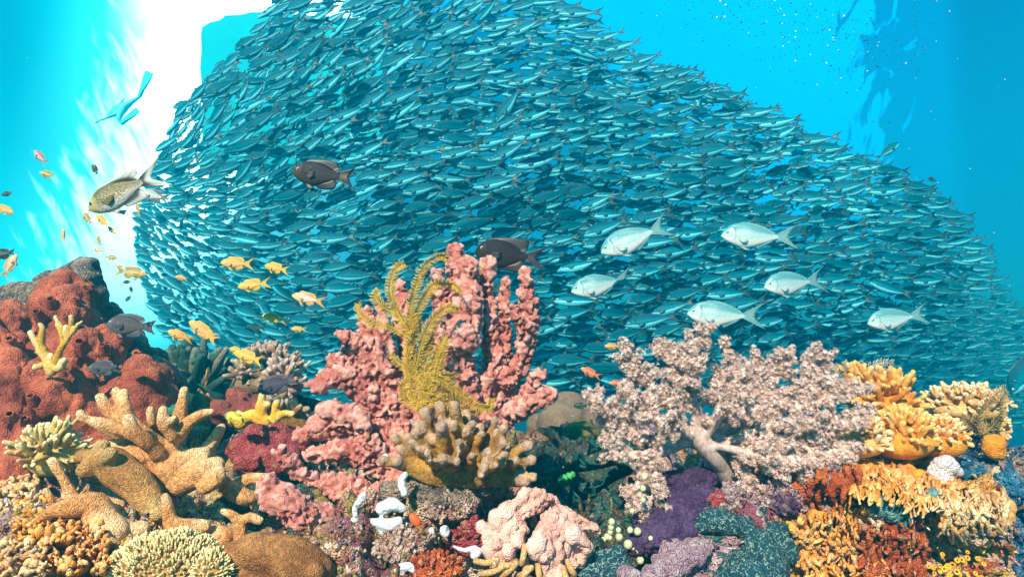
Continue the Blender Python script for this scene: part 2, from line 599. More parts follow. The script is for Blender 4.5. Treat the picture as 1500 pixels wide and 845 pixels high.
def fish_body(sp, nr, ns):
    """closed body of rings, snout to tail root"""
    t = np.linspace(0, 1, nr)
    x = 0.5 * t + 0.5 * (1 - np.cos(t * math.pi)) / 2
    K = np.array(sp['prof'])                                   # x, top, bottom, half width
    zt = smooth_interp(x, K[:, 0], K[:, 1]); zb = smooth_interp(x, K[:, 0], K[:, 2]); w = smooth_interp(x, K[:, 0], K[:, 3])
    an = np.linspace(0, 2 * math.pi, ns, endpoint=False)
    V = []; ux = []; vz = []
    for i in range(nr):
        h = max((zt[i] - zb[i]) / 2, 0.004); zc = (zt[i] + zb[i]) / 2
        s_ = np.sin(an)
        yy = max(w[i], 0.003) * np.sign(s_) * np.abs(s_) ** 1.15
        V.append(np.stack([np.full(ns, x[i]), yy, zc + h * np.cos(an)], 1))
        ux += [x[i]] * ns; vz += list(np.cos(an))
    V = np.concatenate(V)
    F = [(i * ns + j, (i + 1) * ns + j, (i + 1) * ns + (j + 1) % ns, i * ns + (j + 1) % ns) for i in range(nr - 1) for j in range(ns)]
    F.append(tuple(range(ns))); F.append(tuple((nr - 1) * ns + j for j in range(ns))[::-1])
    return V, F, np.array(ux), np.array(vz)


def fin(base, tips, n=10, rows=4, th=0.012, y0=0.0, splay=0.0, wav=0.01):
    """fin membrane between a root line and an outer line (x, z), lens-thin, closed"""
    b = catmull(np.array(base), n) if len(base) > 2 else np.linspace(base[0], base[-1], n)
    t = np.array(tips, float)
    L = np.concatenate([[0], np.cumsum(np.linalg.norm(np.diff(t, axis=0), axis=1))])
    q = np.linspace(0, L[-1], n)
    tt = np.stack([np.interp(q, L, t[:, 0]), np.interp(q, L, t[:, 1])], 1)
    V = []; ux = []; vz = []
    for side in (1, -1):
        for r in range(rows):
            f = r / (rows - 1)
            p = b * (1 - f) + tt * f
            y = y0 + splay * f * f + side * th * (1 - f) * 0.5 + side * 0.0008 + wav * f * np.sin(np.linspace(0, 7, n))
            V.append(np.stack([p[:, 0], y, p[:, 1]], 1)); ux += [f] * n; vz += list(np.linspace(0, 1, n))
    V = np.concatenate(V); o = rows * n
    F = []
    for r in range(rows - 1):
        for j in range(n - 1):
            a = r * n + j
            F.append((a, a + 1, a + n + 1, a + n)); F.append((o + a, o + a + n, o + a + n + 1, o + a + 1))
    e = (rows - 1) * n
    for j in range(n - 1):
        F.append((e + j, e + j + 1, o + e + j + 1, o + e + j)); F.append((j, o + j, o + j + 1, j + 1))
    for r in range(rows - 1):
        for j in (0, n - 1):
            a = r * n + j
            F.append((a, a + n, o + a + n, o + a))
    return V, F, np.array(ux), np.array(vz)


def prof(h, w, hump=0.0, belly=0.0, ped=0.11, head=1.0):
    """body outline of a given relative depth"""
    k = h
    return [(0.0, 0.0 - 0.01, -0.02 - 0.01, 0.008), (0.03, 0.13 * k, -0.13 * k, 0.022), (0.10, 0.29 * k * head, -0.27 * k, 0.6 * w), (0.20, (0.42 + hump) * k, -0.39 * k, 0.9 * w),
            (0.35, (0.5 + hump) * k, (-0.5 - belly) * k, w), (0.52, 0.49 * k, (-0.49 - belly) * k, 0.92 * w), (0.70, 0.36 * k, -0.36 * k, 0.66 * w), (0.86, 0.19 * k + ped * 0.06, -0.19 * k - ped * 0.06, 0.36 * w), (1.0, ped / 2, -ped / 2, 0.02)]


SPEC = {
    'scad': dict(prof=prof(0.335, 0.078, ped=0.04), tail=[(1.24, 0.155), (1.15, 0.07), (1.10, 0.0), (1.15, -0.07), (1.24, -0.155)],
                 dorsal=([(0.36, 0.144), (0.55, 0.138), (0.9, 0.034)], [(0.40, 0.215), (0.46, 0.172), (0.60, 0.158), (0.95, 0.04)]),
                 anal=([(0.55, -0.14), (0.72, -0.10), (0.92, -0.034)], [(0.60, -0.19), (0.68, -0.145), (0.95, -0.04)]),
                 pect=([(0.27, -0.01), (0.28, -0.05)], [(0.46, -0.045), (0.42, -0.085), (0.33, -0.09)]), pelv=None, eye=(0.095, 0.02, 0.026)),
    'anthias': dict(prof=prof(0.37, 0.085, ped=0.10), tail=[(1.40, 0.25), (1.26, 0.12), (1.17, 0.04), (1.15, 0.0), (1.17, -0.04), (1.26, -0.12), (1.40, -0.25)],
                    dorsal=([(0.26, 0.165), (0.5, 0.175), (0.88, 0.075)], [(0.27, 0.20), (0.34, 0.27), (0.5, 0.255), (0.74, 0.245), (0.90, 0.23), (0.95, 0.11)]),
                    anal=([(0.58, -0.165), (0.72, -0.12), (0.86, -0.07)], [(0.64, -0.24), (0.74, -0.27), (0.90, -0.20), (0.93, -0.10)]),
                    pect=([(0.28, 0.0), (0.29, -0.06)], [(0.48, 0.0), (0.50, -0.07), (0.42, -0.12)]), pelv=([(0.30, -0.155), (0.38, -0.165)], [(0.46, -0.30), (0.54, -0.27)]), eye=(0.13, 0.045, 0.036)),
    'damsel': dict(prof=prof(0.50, 0.10, hump=0.02, ped=0.15), tail=[(1.30, 0.20), (1.24, 0.10), (1.20, 0.0), (1.24, -0.10), (1.30, -0.20)],
                   dorsal=([(0.24, 0.22), (0.5, 0.245), (0.90, 0.09)], [(0.22, 0.25), (0.38, 0.31), (0.60, 0.325), (0.80, 0.31), (0.98, 0.24), (1.00, 0.13)]),
                   anal=([(0.52, -0.24), (0.70, -0.17), (0.90, -0.09)], [(0.56, -0.29), (0.74, -0.32), (0.92, -0.29), (0.98, -0.15)]),
                   pect=([(0.30, 0.0), (0.31, -0.08)], [(0.50, 0.04), (0.52, -0.08), (0.42, -0.13)]), pelv=([(0.30, -0.21), (0.40, -0.235)], [(0.42, -0.36), (0.52, -0.33)]), eye=(0.135, 0.06, 0.036)),
    'surgeon': dict(prof=prof(0.52, 0.09, hump=0.03, ped=0.10, head=1.1), tail=[(1.36, 0.24), (1.22, 0.10), (1.13, 0.0), (1.22, -0.10), (1.36, -0.24)],
                    dorsal=([(0.20, 0.23), (0.5, 0.26), (0.90, 0.08)], [(0.18, 0.25), (0.38, 0.31), (0.60, 0.33), (0.80, 0.325), (1.02, 0.30), (0.96, 0.10)]),
                    anal=([(0.48, -0.25), (0.70, -0.18), (0.90, -0.08)], [(0.50, -0.28), (0.74, -0.31), (0.98, -0.31), (0.96, -0.10)]),
                    pect=([(0.30, 0.0), (0.31, -0.08)], [(0.50, 0.04), (0.52, -0.08), (0.42, -0.13)]), pelv=([(0.30, -0.22), (0.38, -0.245)], [(0.40, -0.34), (0.50, -0.34)]), eye=(0.13, 0.08, 0.03)),
    'chromis': dict(prof=prof(0.44, 0.10, hump=0.02, ped=0.12), tail=[(1.42, 0.27), (1.24, 0.11), (1.12, 0.0), (1.24, -0.11), (1.42, -0.27)],
                    dorsal=([(0.26, 0.205), (0.5, 0.215), (0.90, 0.08)], [(0.26, 0.23), (0.40, 0.265), (0.62, 0.27), (0.82, 0.28), (1.00, 0.25), (0.96, 0.10)]),
                    anal=([(0.55, -0.205), (0.72, -0.15), (0.88, -0.075)], [(0.60, -0.26), (0.74, -0.28), (0.97, -0.29), (0.94, -0.11)]),
                    pect=([(0.29, 0.0), (0.30, -0.07)], [(0.52, -0.02), (0.50, -0.10), (0.40, -0.13)]), pelv=([(0.30, -0.185), (0.38, -0.205)], [(0.46, -0.32), (0.54, -0.27)]), eye=(0.12, 0.035, 0.038)),
    'chub': dict(prof=prof(0.43, 0.085, hump=0.03, belly=0.02, ped=0.075), tail=[(1.36, 0.26), (1.22, 0.12), (1.15, 0.0), (1.22, -0.10), (1.36, -0.22)],
                 dorsal=([(0.32, 0.225), (0.55, 0.20), (0.90, 0.05)], [(0.34, 0.24), (0.45, 0.245), (0.60, 0.225), (0.80, 0.15), (0.94, 0.07)]),
                 anal=([(0.60, -0.19), (0.75, -0.12), (0.90, -0.05)], [(0.64, -0.24), (0.72, -0.20), (0.93, -0.07)]),
                 pect=([(0.28, -0.03), (0.29, -0.08)], [(0.46, -0.09), (0.44, -0.14), (0.36, -0.14)]), pelv=([(0.33, -0.21), (0.40, -0.215)], [(0.44, -0.28), (0.50, -0.25)]), eye=(0.105, 0.04, 0.03)),
}


def fish_mesh(name, kind, mats, nr=18, ns=14, bend=0.0, fins=1.0, with_eye=False):
    """ONE continuous mesh: body and fins (material 0 skin, 1 fin, 2 iris, 3 pupil)"""
    sp = SPEC[kind]; mb = MB()
    V, F, ux, vz = fish_body(sp, nr, ns)
    mb.add(V, F, 0, ux=ux, vz=vz)
    ped = sp['prof'][-1][1]
    root = [(0.955, ped * 1.15), (0.965, 0.0), (0.955, -ped * 1.15)]
    n = 12 if nr > 12 else 5
    rows = 5 if nr > 12 else 3
    V, F, ux, vz = fin(root, sp['tail'], n if nr > 12 else 7, rows, 0.03); mb.add(V, F, 1, ux=ux, vz=vz)
    for k in ('dorsal', 'anal'):
        b, t = sp[k]
        b = [(x, z * 0.93) for x, z in b]
        c_ = np.array(b).mean(0)
        V, F, ux, vz = fin(b, t, n, rows, 0.02); mb.add(V, F, 1, ux=ux, vz=vz)
    if nr > 12:
        K = np.array(sp['prof'])
        for s_ in (1, -1):
            b, t = sp['pect']
            y = np.interp(b[0][0], K[:, 0], K[:, 3]) * 0.93
            V, F, ux, vz = fin(b, t, 7, 4, 0.006, y0=s_ * (y + 0.004), splay=s_ * 0.015, wav=0.002); mb.add(V, F, 2 if len(mats) == 3 else 1, ux=ux, vz=vz)
            if sp['pelv']:
                b, t = sp['pelv']
                V, F, ux, vz = fin(b, t, 6, 4, 0.012, y0=s_ * 0.02, splay=s_ * 0.05, wav=0.004); mb.add(V, F, 1, ux=ux, vz=vz)
    if with_eye:
        for V, F, mi in eye_pieces(sp):
            mb.add(V, F, mi)
    me = mb.mesh(name, mats)
    V = verts_of(me)
    V[:, 1] += bend * np.clip(V[:, 0] - 0.3, 0, None) ** 2
    V[:, 0] -= 0.5
    me.vertices.foreach_set('co', V.astype(np.float32).ravel())
    me.update()
    return me


def eye_pieces(sp, sides=(1, -1)):
    ex, ez, er = sp['eye']; K = np.array(sp['prof'])
    w = np.interp(ex, K[:, 0], K[:, 3]); zt = np.interp(ex, K[:, 0], K[:, 1])
    y = w * math.sqrt(max(0.05, 1 - (ez / max(zt, 0.01)) ** 2))
    out_ = []
    for s_ in sides:
        V, F = ICO2
        out_.append((V * [er, er * 0.45, er] + [ex, s_ * (y - er * 0.12), ez], F, 2))
        out_.append((V * [er * 0.55, er * 0.3, er * 0.55] + [ex, s_ * (y + er * 0.2), ez], F, 3))
    return out_


def eye_mesh(kind, side, iris, bend=0.0):
    mb = MB()
    for V, F, mi in eye_pieces(SPEC[kind], (side,)):
        mb.add(V - [0.5, 0, 0], F, mi - 2)
    return mb.mesh('eye', [iris, EYE_PUPIL])


def orient(ang, yaw=0.0, roll=0.0, flip=False):
    """rotation with the head along the picture direction 'ang' (degrees, 0 = left, + = nose down to the lower left),
    yaw turns the head away from (+) the camera"""
    a = math.radians(ang); y = math.radians(yaw)
    h = (-math.cos(a) if not flip else math.cos(a)) * AX_R - math.sin(a) * AX_U
    h = h * math.cos(y) + AX_F * math.sin(y)
    xl = -h / np.linalg.norm(h)
    up = np.array([0, 0, 1.0]) - xl * xl[2]
    if np.linalg.norm(up) < 0.25:
        up = AX_R - xl * xl.dot(AX_R)
    up /= np.linalg.norm(up)
    yl = np.cross(up, xl)
    r = math.radians(roll)
    yl, up = yl * math.cos(r) + up * math.sin(r), up * math.cos(r) - yl * math.sin(r)
    return np.stack([xl, yl, up], 1)


def place(o, R, loc, s_):
    M = np.eye(4); M[:3, :3] = R * s_; M[:3, 3] = loc
    o.matrix_world = Matrix(M.tolist())


# ------------------------------------------------------------------ the school
SCH_POLY = np.array([(420, -60), (405, -5), (385, 35), (345, 75), (305, 122), (265, 152), (242, 215), (212, 290), (200, 335), (203, 380), (215, 425), (232, 470), (262, 520),
                     (330, 570), (600, 610), (900, 625), (1200, 610), (1560, 640), (1540, 540), (1500, 470), (1452, 400), (1418, 340), (1372, 285), (1292, 243), (1200, 208), (1130, 172), (1050, 130), (960, 92), (905, 62), (850, 22), (800, -12), (740, -60)], float)


def in_poly(x, y, poly):
    r = np.zeros(len(x), bool); j = len(poly) - 1
    for i in range(len(poly)):
        xi, yi = poly[i]; xj, yj = poly[j]
        k = ((yi > y) != (yj > y)) & (x < (xj - xi) * (y - yi) / (yj - yi + 1e-12) + xi)
        r ^= k; j = i
    return r


def idw(px, py, ctl, p=2.5):
    C = np.array(ctl, float)
    d2 = (px[:, None] - C[None, :, 0]) ** 2 + (py[:, None] - C[None, :, 1]) ** 2 + 400
    w = d2 ** (-p / 2)
    return (w @ C[:, 2]) / w.sum(1)


LEN_CTL = [(1150, 370, 68), (1000, 300, 66), (700, 250, 66), (700, 420, 66), (980, 500, 66), (450, 100, 58), (350, 130, 52), (560, 40, 54), (1350, 400, 52), (1440, 520, 28), (1470, 440, 28), (1200, 240, 52), (850, 60, 50), (1000, 150, 52), (260, 340, 34), (300, 430, 38), (260, 200, 40), (380, 300, 48), (480, 400, 58), (450, 500, 44), (600, 540, 50), (1380, 560, 30)]
ANG_CTL = [(450, 80, 38), (330, 130, 40), (260, 190, 42), (560, 90, 28), (560, 10, 26), (700, 60, 17), (850, 50, -3), (1000, 130, 3), (1200, 230, 8), (700, 250, 8), (900, 300, 6), (1150, 380, 6), (1350, 420, 4), (480, 220, 26), (380, 250, 26), (300, 250, 16), (220, 330, -38), (250, 400, -35), (330, 450, -18), (420, 400, 4), (480, 330, 12), (600, 450, 6), (900, 520, 5), (225, 275, -5), (1440, 520, 10)]

SCAD_LEN = 0.20


def school_points():
    rng = np.random.default_rng(11)
    allp = []
    for layer in range(8):
        n = 30000
        x = rng.uniform(190, 1570, n); y = rng.uniform(-70, 625, n)
        k = in_poly(x, y, SCH_POLY)
        # hidden behind the reef: not built
        k &= ~((y > 585) & (x > 420) & (x < 900)) & ~((y > 560) & (x < 420)) & ~((x > 900) & (x < 1230) & (y > 585))
        x, y = x[k], y[k]
        ln = idw(x, y, LEN_CTL); an = np.radians(idw(x, y, ANG_CTL))
        grow = 1.0 - 0.045 * layer
        sx, sy = ln * 0.86, ln * (0.28 if layer < 2 else 0.24)
        if layer > 0:
            sx, sy = sx * 0.95, sy * 1.0
        keep = []
        ca, sa = np.cos(an), np.sin(an)
        KX = np.zeros(4000); KY = np.zeros(4000); m_ = 0
        for i in range(len(x)):
            dx = KX[:m_] - x[i]; dy = KY[:m_] - y[i]
            u = (dx * ca[i] - dy * sa[i]) / sx[i]; v = (dx * sa[i] + dy * ca[i]) / sy[i]
            if m_ and np.min(u * u + v * v) < 1.0:
                continue
            KX[m_] = x[i]; KY[m_] = y[i]; m_ += 1; keep.append(i)
        keep = np.array(keep)
        d = SCAD_LEN * FPX / ln[keep] * (1.0 + 0.15 * layer + rng.uniform(-0.05, 0.08, len(keep)))
        allp.append(np.stack([x[keep], y[keep], d, ln[keep] * grow, np.degrees(an[keep]), np.full(len(keep), layer)], 1))
    return np.concatenate(allp)


scad_skin = fish_mat('scad_skin', (0.0, 0.085, 0.14), (0.0, 0.19, 0.285), (0.06, 0.50, 0.66), band=(0.24, 0.80, 0.93), scales=0.12, rough=0.36, metal=0.0, soft=(0.26, 0.5), spec=0.06)
scad_fin = fin_mat('scad_fin', (0.03, 0.12, 0.15), (0.02, 0.08, 0.11), 50)


def build_school():
    pts = school_points()
    rng = np.random.default_rng(5)
    hi = [fish_mesh('scad', 'scad', [scad_skin, scad_fin, EYE_IRIS, EYE_PUPIL], 14, 12, b, with_eye=True) for b in (0.0, 0.16, -0.16)]
    lo = []
    for b in (0.0, 0.14, -0.14):
        me = fish_mesh('lo', 'scad', [scad_skin, scad_fin], 9, 8, b)
        mats = np.zeros(len(me.polygons), np.int32); me.polygons.foreach_get('material_index', mats)
        A = {k: np.array([d.value for d in me.attributes[k].data]) for k in ('ux', 'vz')}
        lo.append((verts_of(me), [tuple(p.vertices) for p in me.polygons], mats, A))
        bpy.data.meshes.remove(me)
    # the largest in the picture become things of their own
    front = pts[:, 5] == 0
    infr = (pts[:, 1] > 5) & (pts[:, 1] < 540) & (pts[:, 0] < 1480)
    hid = (pts[:, 0] > 480) & (pts[:, 0] < 790) & (pts[:, 1] > 400) | (pts[:, 0] > 870) & (pts[:, 0] < 1230) & (pts[:, 1] > 500)
    score = pts[:, 3] + 100 * (front & infr & ~hid)
    order = np.argsort(-score)
    single = set(order[:300].tolist())
    V_, F_, M_, UX, VZ = [], [], [], [], []
    base = 0
    q = np.stack([pts[:, 0], pts[:, 1], pts[:, 2] * 40], 1)
    wave = 16 * vnoise(q, 1 / 110.0, 3) + 8 * vnoise(q, 1 / 45.0, 4); lean = 15 * vnoise(q, 1 / 75.0, 6) + 6 * vnoise(q, 1 / 30.0, 7)
    for i, (px, py, d, ln, an, la) in enumerate(pts):
        k = int(rng.integers(0, 3))
        ang = an + rng.normal(0, 6) + wave[i] * 0.5
        if rng.random() < 0.025:
            ang += rng.normal(0, 35)
        yaw = rng.normal(0, 14) + (18 if px < 320 else 0)
        R = orient(ang, yaw, rng.normal(0, 12) + lean[i])
        s_ = SCAD_LEN / 1.24 * rng.uniform(0.88, 1.28)
        loc = P(px, py, d)
        if i in single:
            o = link('schooling_scad', hi[k])
            place(o, R, loc, s_)
            tag(o, 'slim silvery teal scad with forked tail swimming in the dense school', 'fish', 'scad in the great school')
        else:
            V, F, mats, A = lo[k]
            V_.append((V * s_) @ R.T + loc)
            F_ += [tuple(v + base for v in f) for f in F]
            M_.append(mats); UX.append(A['ux']); VZ.append(A['vz'])
            base += len(V)
    me = mk_mesh('scad_school', np.concatenate(V_), F_, [scad_skin, scad_fin], {'ux': np.concatenate(UX), 'vz': np.concatenate(VZ)}, np.concatenate(M_))
    o = link('scad_school', me)
    tag(o, 'deeper ranks of the dense school of slim silvery teal scad', 'fish school', kind='stuff')
    print('school', len(pts), 'single', len(single))


def add_fish(name, kind, mats, px, py, length_px, d, ang, label, cat='fish', group=None, yaw=0, roll=0, flip=False, bend=0.0, iris=None, nr=22, ns=18, eyes=True):
    """px, py: middle of the whole fish; length_px: snout to tail tip in the photograph"""
    me = fish_mesh(name, kind, mats, nr, ns, bend)
    tl = max(t[0] for t in SPEC[kind]['tail'])
    s_ = length_px * d / FPX / tl / max(0.35, math.cos(math.radians(yaw)))
    R = orient(ang, yaw, roll, flip)
    mid = P(px, py, d) - R @ np.array([(tl - 1) / 2 * s_, 0, 0])
    o = link(name, me)
    place(o, R, mid, s_)
    tag(o, label, cat, group)
    if eyes:
        for sd in (1, -1):
            link('eye', eye_mesh(kind, sd, iris or EYE_IRIS), o)
    return o
# ================================================================== HAZE
def build_haze():
    V = np.array([(x, y, z) for x in (-15, 15) for y in (-2.5, 15.0) for z in (-8.0, 4.6)], float)
    F = [(0, 1, 3, 2), (4, 6, 7, 5), (0, 4, 5, 1), (2, 3, 7, 6), (0, 2, 6, 4), (1, 5, 7, 3)]
    m_ = bpy.data.materials.new('haze'); m_.use_nodes = True
    g_ = G(m_.node_tree)
    pv = g_.node('ShaderNodeVolumePrincipled'); o = g_.node('ShaderNodeOutputMaterial')
    pv.inputs['Color'].default_value = (0.0, 0.23, 0.34, 1)
    pv.inputs['Absorption Color'].default_value = (0.30, 0.62, 0.76, 1)
    pv.inputs['Density'].default_value = 0.165
    pv.inputs['Anisotropy'].default_value = 0.2
    g_.l.new(pv.outputs[0], o.inputs['Volume'])
    ob = link('haze', mk_mesh('haze', V, F, m_, smooth=False))
    tag(ob, kind='stuff')


# ================================================================== REEF GROUND
# columns across the picture: x, then (y, distance) from the front foot up to the crest
REEF_COLS = [
    (-500, [(1200, 0.75), (845, 0.95), (700, 1.20), (640, 1.60)]),
    (-150, [(1150, 0.70), (845, 0.88), (720, 1.10), (620, 1.60)]),
    (0,    [(1100, 0.66), (845, 0.80), (730, 1.00), (610, 1.50)]),
    (150,  [(1100, 0.66), (845, 0.80), (730, 1.00), (620, 1.55)]),
    (280,  [(1100, 0.66), (845, 0.82), (740, 1.12), (600, 1.75)]),
    (400,  [(1100, 0.66), (845, 0.84), (740, 1.15), (600, 1.85)]),
    (520,  [(1100, 0.66), (845, 0.84), (740, 0.98), (600, 1.60)]),
    (650,  [(1100, 0.66), (845, 0.84), (720, 0.99), (620, 1.55)]),
    (760,  [(1100, 0.68), (845, 0.88), (740, 1.10), (625, 1.75)]),
    (850,  [(1100, 0.70), (845, 0.95), (740, 1.35), (622, 2.10)]),
    (930,  [(1100, 0.68), (845, 0.93), (740, 1.25), (625, 1.95)]),
    (1020, [(1100, 0.68), (845, 0.90), (740, 1.02), (640, 1.55)]),
    (1130, [(1100, 0.70), (845, 0.95), (740, 0.98), (635, 1.40)]),
    (1250, [(1100, 0.72), (845, 0.98), (730, 0.98), (640, 1.30)]),
    (1380, [(1100, 0.74), (845, 1.03), (740, 1.00), (640, 1.32)]),
    (1450, [(1100, 0.76), (845, 1.10), (740, 1.06), (655, 1.35)]),
    (1520, [(1120, 0.80), (845, 1.16), (745, 1.12), (668, 1.38)]),
    (1620, [(1150, 0.90), (880, 1.25), (790, 1.22), (720, 1.45)]),
    (1850, [(1400, 1.10), (1150, 1.45), (1020, 1.5), (930, 1.7)]),
    (2200, [(1700, 1.30), (1400, 1.80), (1250, 2.0), (1150, 2.3)]),
]
NV_F, NV_B = 380, 70


def reef_profile():
    """front part as (x, y, d) in the picture, for each column: resampled to NV_F rows"""
    t = np.linspace(0, 1, NV_F)
    xs = np.array([c_[0] for c_ in REEF_COLS], float)
    Yc = []; Dc = []
    for _, pts in REEF_COLS:
        q = catmull(np.array(pts, float), 200)
        Yc.append(np.interp(t, np.linspace(0, 1, 200), q[:, 0])); Dc.append(np.interp(t, np.linspace(0, 1, 200), q[:, 1]))
    return xs, np.array(Yc), np.array(Dc), t


_rx, _ry, _rd, _rt = reef_profile()


def col_interp(A, x):
    """smooth interpolation of column curves at pictures x"""
    x = np.clip(np.asarray(x, float), _rx[0], _rx[-1])
    i = np.clip(np.searchsorted(_rx, x) - 1, 0, len(_rx) - 2)
    f = (x - _rx[i]) / (_rx[i + 1] - _rx[i]); f = f * f * (3 - 2 * f)
    return A[i] * (1 - f)[:, None] + A[i + 1] * f[:, None]


def reef_d(px, py):
    """distance of the bare reef along the pixel (px, py)"""
    Yr = col_interp(_ry, [px])[0]; Dr = col_interp(_rd, [px])[0]
    return float(np.interp(-py, -Yr, Dr))


PAL = {
    'left': [(0.62, 0.40, 0.10), (0.70, 0.44, 0.05), (0.60, 0.34, 0.28), (0.30, 0.16, 0.18), (0.68, 0.56, 0.36), (0.70, 0.24, 0.03), (0.44, 0.26, 0.12), (0.62, 0.48, 0.20), (0.55, 0.44, 0.46)],
    'mid': [(0.30, 0.12, 0.09), (0.55, 0.40, 0.28), (0.60, 0.30, 0.28), (0.28, 0.12, 0.16), (0.30, 0.25, 0.08), (0.42, 0.22, 0.14), (0.16, 0.08, 0.06), (0.66, 0.54, 0.46), (0.40, 0.28, 0.12)],
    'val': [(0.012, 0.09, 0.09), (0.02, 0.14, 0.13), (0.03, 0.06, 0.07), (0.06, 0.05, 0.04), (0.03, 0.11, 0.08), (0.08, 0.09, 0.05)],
    'lilac': [(0.50, 0.34, 0.46), (0.56, 0.44, 0.50), (0.30, 0.08, 0.14), (0.42, 0.26, 0.30), (0.03, 0.13, 0.17), (0.55, 0.30, 0.12)],
    'wall': [(0.72, 0.30, 0.04), (0.78, 0.48, 0.06), (0.48, 0.09, 0.03), (0.72, 0.48, 0.34), (0.30, 0.14, 0.05), (0.76, 0.40, 0.10), (0.52, 0.30, 0.07), (0.66, 0.40, 0.40), (0.80, 0.62, 0.44)],
    'blue': [(0.005, 0.10, 0.26), (0.01, 0.15, 0.34), (0.36, 0.24, 0.22), (0.004, 0.04, 0.11), (0.01, 0.08, 0.16), (0.02, 0.13, 0.26)],
}


def reef_colour(px, py, W):
    q = W + 0.03 * np.stack([fbm(W, 14, 3, s_) for s_ in (1, 2, 3)], 1)
    _, c1 = worley(q, 24, 5); _, c2 = worley(q, 70, 9)
    pick = fbm(W, 30, 3, 21) > -0.05
    cid = np.where(pick, c2, c1)
    jx = px + 45 * fbm(W, 7, 3, 31); jy = py + 35 * fbm(W, 8, 3, 33)
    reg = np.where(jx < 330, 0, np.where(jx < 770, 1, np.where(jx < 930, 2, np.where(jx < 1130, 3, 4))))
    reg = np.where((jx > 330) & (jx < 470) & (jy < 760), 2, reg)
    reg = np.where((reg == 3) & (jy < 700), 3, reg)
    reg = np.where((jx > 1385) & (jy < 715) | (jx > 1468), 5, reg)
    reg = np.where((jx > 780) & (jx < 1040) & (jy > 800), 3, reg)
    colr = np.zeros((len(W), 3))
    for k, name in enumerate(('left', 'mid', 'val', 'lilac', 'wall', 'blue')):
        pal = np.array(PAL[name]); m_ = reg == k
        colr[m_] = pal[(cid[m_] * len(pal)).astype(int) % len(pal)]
    return colr * (1 + 0.25 * fbm(W, 60, 3, 41))[:, None]


reef_mat = coral_mat('reef_crust', (0.16, 0.10, 0.07), (0.52, 0.42, 0.34), 24, vcol=True, bump=(130, 0.7, 0.006), rough=0.75, fine=0.55)


def build_reef():
    xs = np.concatenate([np.linspace(-500, -60, 40, endpoint=False), np.linspace(-60, 1560, 560, endpoint=False), np.linspace(1560, 2200, 40)])
    Yr = col_interp(_ry, xs); Dr = col_interp(_rd, xs)
    nx = len(xs)
    # smooth across columns so that no crease follows the control columns
    k = np.hanning(41)[1:-1]; k /= k.sum()
    for A in (Yr, Dr):
        pad = np.vstack([np.repeat(A[:1], 19, 0), A, np.repeat(A[-1:], 19, 0)])
        for j in range(A.shape[1]):
            A[:, j] = np.convolve(pad[:, j], k, 'valid')[:nx]
    front = P(np.repeat(xs[:, None], NV_F, 1), Yr, Dr)             # nx, NV_F, 3
    crest = front[:, -1]
    # behind the crest the reef rounds over and drops to the sea bed
    back = []
    for s_ in np.linspace(0, 1, NV_B + 1)[1:]:
        far = s_ ** 2.2
        dy = 0.5 * s_ + 14 * far
        dz = -(0.10 * s_ + 2.6 * (1 - math.exp(-3.2 * s_ ** 1.3)))
        back.append(crest + np.array([0, dy, dz]) + np.stack([crest[:, 0] * far * 4, 0 * xs, (-(crest[:, 2]) - 0.6) * s_], 1))
    back = np.stack(back, 1)
    S = np.concatenate([front, back], 1)
    ny = S.shape[1]
    V = S.reshape(-1, 3)
    ids = np.arange(nx * ny).reshape(nx, ny)
    F = np.stack([ids[:-1, :-1], ids[1:, :-1], ids[1:, 1:], ids[:-1, 1:]], -1).reshape(-1, 4)
    # normals of the smooth sheet
    du = np.gradient(S, axis=0); dv = np.gradient(S, axis=1)
    N = np.cross(du, dv).reshape(-1, 3); N /= np.linalg.norm(N, axis=1)[:, None] + 1e-12
    w1, _ = worley(V + 0.02 * np.stack([fbm(V, 20, 2, s_) for s_ in (61, 62, 63)], 1), 13, 3)
    w2, _ = worley(V, 38, 4)
    w3, _ = worley(V, 95, 6)
    amp = np.clip(np.linalg.norm(V, axis=1), 0.6, 2.2)
    h = 0.060 * fbm(V, 5, 4, 50) + 0.045 * (0.35 - w1 * w1) + 0.022 * (0.35 - w2 * w2) * np.clip(0.8 + 1.5 * fbm(V, 9, 2, 70), 0, 2) + 0.009 * (0.35 - w3 * w3) + 0.012 * fbm(V, 40, 3, 71)
    hole = np.clip(fbm(V, 11, 3, 80) - 0.12, 0, 1)
    h -= 0.30 * hole
    px = np.concatenate([np.repeat(xs[:, None], ny, 1)], 0).reshape(-1)
    py = np.concatenate([Yr, np.repeat(Yr[:, -1:], NV_B, 1)], 1).reshape(-1)
    V2 = V + N * (h * amp * 0.9)[:, None]
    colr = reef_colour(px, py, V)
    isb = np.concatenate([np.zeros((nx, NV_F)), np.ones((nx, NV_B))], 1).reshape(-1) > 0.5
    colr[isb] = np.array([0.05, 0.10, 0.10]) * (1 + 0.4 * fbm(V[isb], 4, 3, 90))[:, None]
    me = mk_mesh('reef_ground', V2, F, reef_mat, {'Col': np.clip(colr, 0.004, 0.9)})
    o = link('reef_ground', me)
    tag(o, kind='structure')
    return V2.reshape(nx, ny, 3), N.reshape(nx, ny, 3), xs, Yr, colr.reshape(nx, ny, 3)
# ================================================================== CORAL AND SPONGE BUILDERS
def pxs(d):
    return d / FPX


def lumpy(scale, amp, fine=0.0, fs=220, seed=0, pits=0.0, ps=60):
    def f(V, N):
        w, _ = worley(V, scale, seed)
        h = amp * (0.35 - w * w) + amp * 0.8 * fbm(V, scale * 0.5, 3, seed + 5)
        if fine:
            w2, _ = worley(V, fs, seed + 9)
            h = h + fine * (0.35 - w2 * w2)
        if pits:
            w3, _ = worley(V, ps, seed + 13)
            h = h - pits * np.clip(0.32 - w3, 0, 1) / 0.32
        return h
    return f


